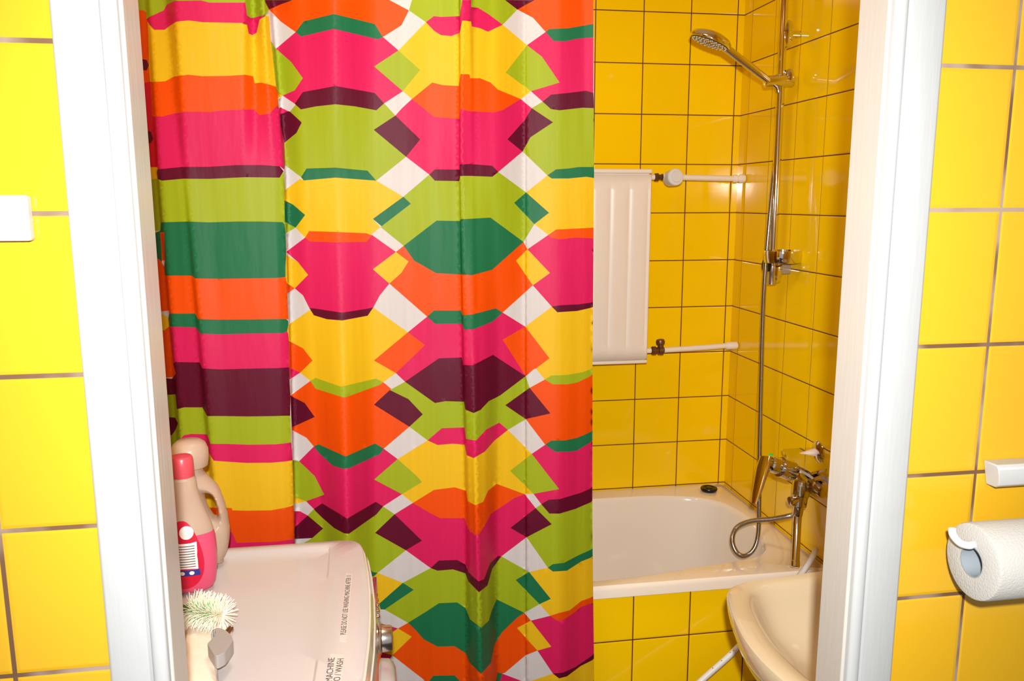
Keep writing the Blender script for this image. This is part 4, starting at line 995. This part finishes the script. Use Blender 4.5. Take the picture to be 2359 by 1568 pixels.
add_loft(rb, [[Vector((xL+(.006 if z < z0_ else 0), y, z)) for y, z in sec], [Vector((xL+.35, y, z)) for y, z in sec]])
tag(obj('wall_rail', rb, M_hallp, smooth=True, bevel=.0015), 'white plastic rail fixed on the hall tiles above the paper roll', 'rail')
sw = thing('wall_switch', 'white square switch plate on the yellow tiles left of the doorway', 'switch', (-1.475,-1.692,1.504))
a_ = P(82,449,y=-1.703); c_ = P(86,555,y=-1.703); a_.x = -1.4445
bm = NB(); add_box(bm, a_.x-.08, a_.x, -1.7030, -1.6908, c_.z, a_.z); obj('plate', bm, M_hallp, sw, bevel=.0025, segs=3)
bm = NB(); add_box(bm, a_.x-.068, a_.x-.030, -1.7075, -1.7028, c_.z+.006, a_.z-.006); obj('rocker', bm, M_hallp, sw, bevel=.002)
bm = NB(); add_lathe(bm, [(0,.0035),(.003,.003),(.0035,0)], (a_.x-.0285, -1.703, c_.z+.008), (0,-1,0), 16); obj('screw', bm, M_chrome2, sw)

# ------------------------------------------------------------ lights and camera
def spot(name, loc, target, energy, color, angle, blend, rad_):
    l = bpy.data.lights.new(name, 'SPOT'); l.energy = energy; l.color = color; l.spot_size = angle; l.spot_blend = blend; l.shadow_soft_size = rad_
    o = bpy.data.objects.new(name, l); COL.objects.link(o); o.location = loc
    o.rotation_euler = (Vector(target)-Vector(loc)).to_track_quat('-Z', 'Y').to_euler(); return o
FL = CAM + Vector((0,-.055,.10))
spot('camera_flash', FL, FL+(FW+Vector((0,0,-.06)))*2, FLASH_W, (1,1,.99), math.radians(FLASH_ANG), 1.0, .016)
def area(name, loc, target, energy, color, sx, sy):
    l = bpy.data.lights.new(name, 'AREA'); l.energy = energy; l.color = color; l.shape = 'RECTANGLE'; l.size = sx; l.size_y = sy
    o = bpy.data.objects.new(name, l); COL.objects.link(o); o.location = loc
    o.rotation_euler = (Vector(target)-Vector(loc)).to_track_quat('-Z', 'Y').to_euler(); return o
area('ceiling_fill_light', (-1.1,-1.15,2.46), (-1.1,-1.15,0), FILL_W, (1,.94,.82), .35, .35)  # unseen fill light, added to make up for the flash falloff
w = bpy.data.worlds.new('world'); bpy.context.scene.world = w; w.use_nodes = True
w.node_tree.nodes['Background'].inputs[0].default_value = (1,.97,.92,1); w.node_tree.nodes['Background'].inputs[1].default_value = WORLD

cd = bpy.data.cameras.new('camera'); cam = bpy.data.objects.new('camera', cd); COL.objects.link(cam)
cd.sensor_fit = 'HORIZONTAL'; cd.sensor_width = 36; cd.lens = FPX/W_PX*36; cd.clip_start = .02
Mx = Matrix((RI, UP, -FW)).transposed().to_4x4(); Mx.translation = CAM; cam.matrix_world = Mx
sc = bpy.context.scene; sc.camera = cam
sc.view_settings.view_transform = 'Standard'; sc.view_settings.look = 'None'; sc.view_settings.gamma = 1; sc.view_settings.exposure = EXPO
sc.view_settings.use_curve_mapping = False
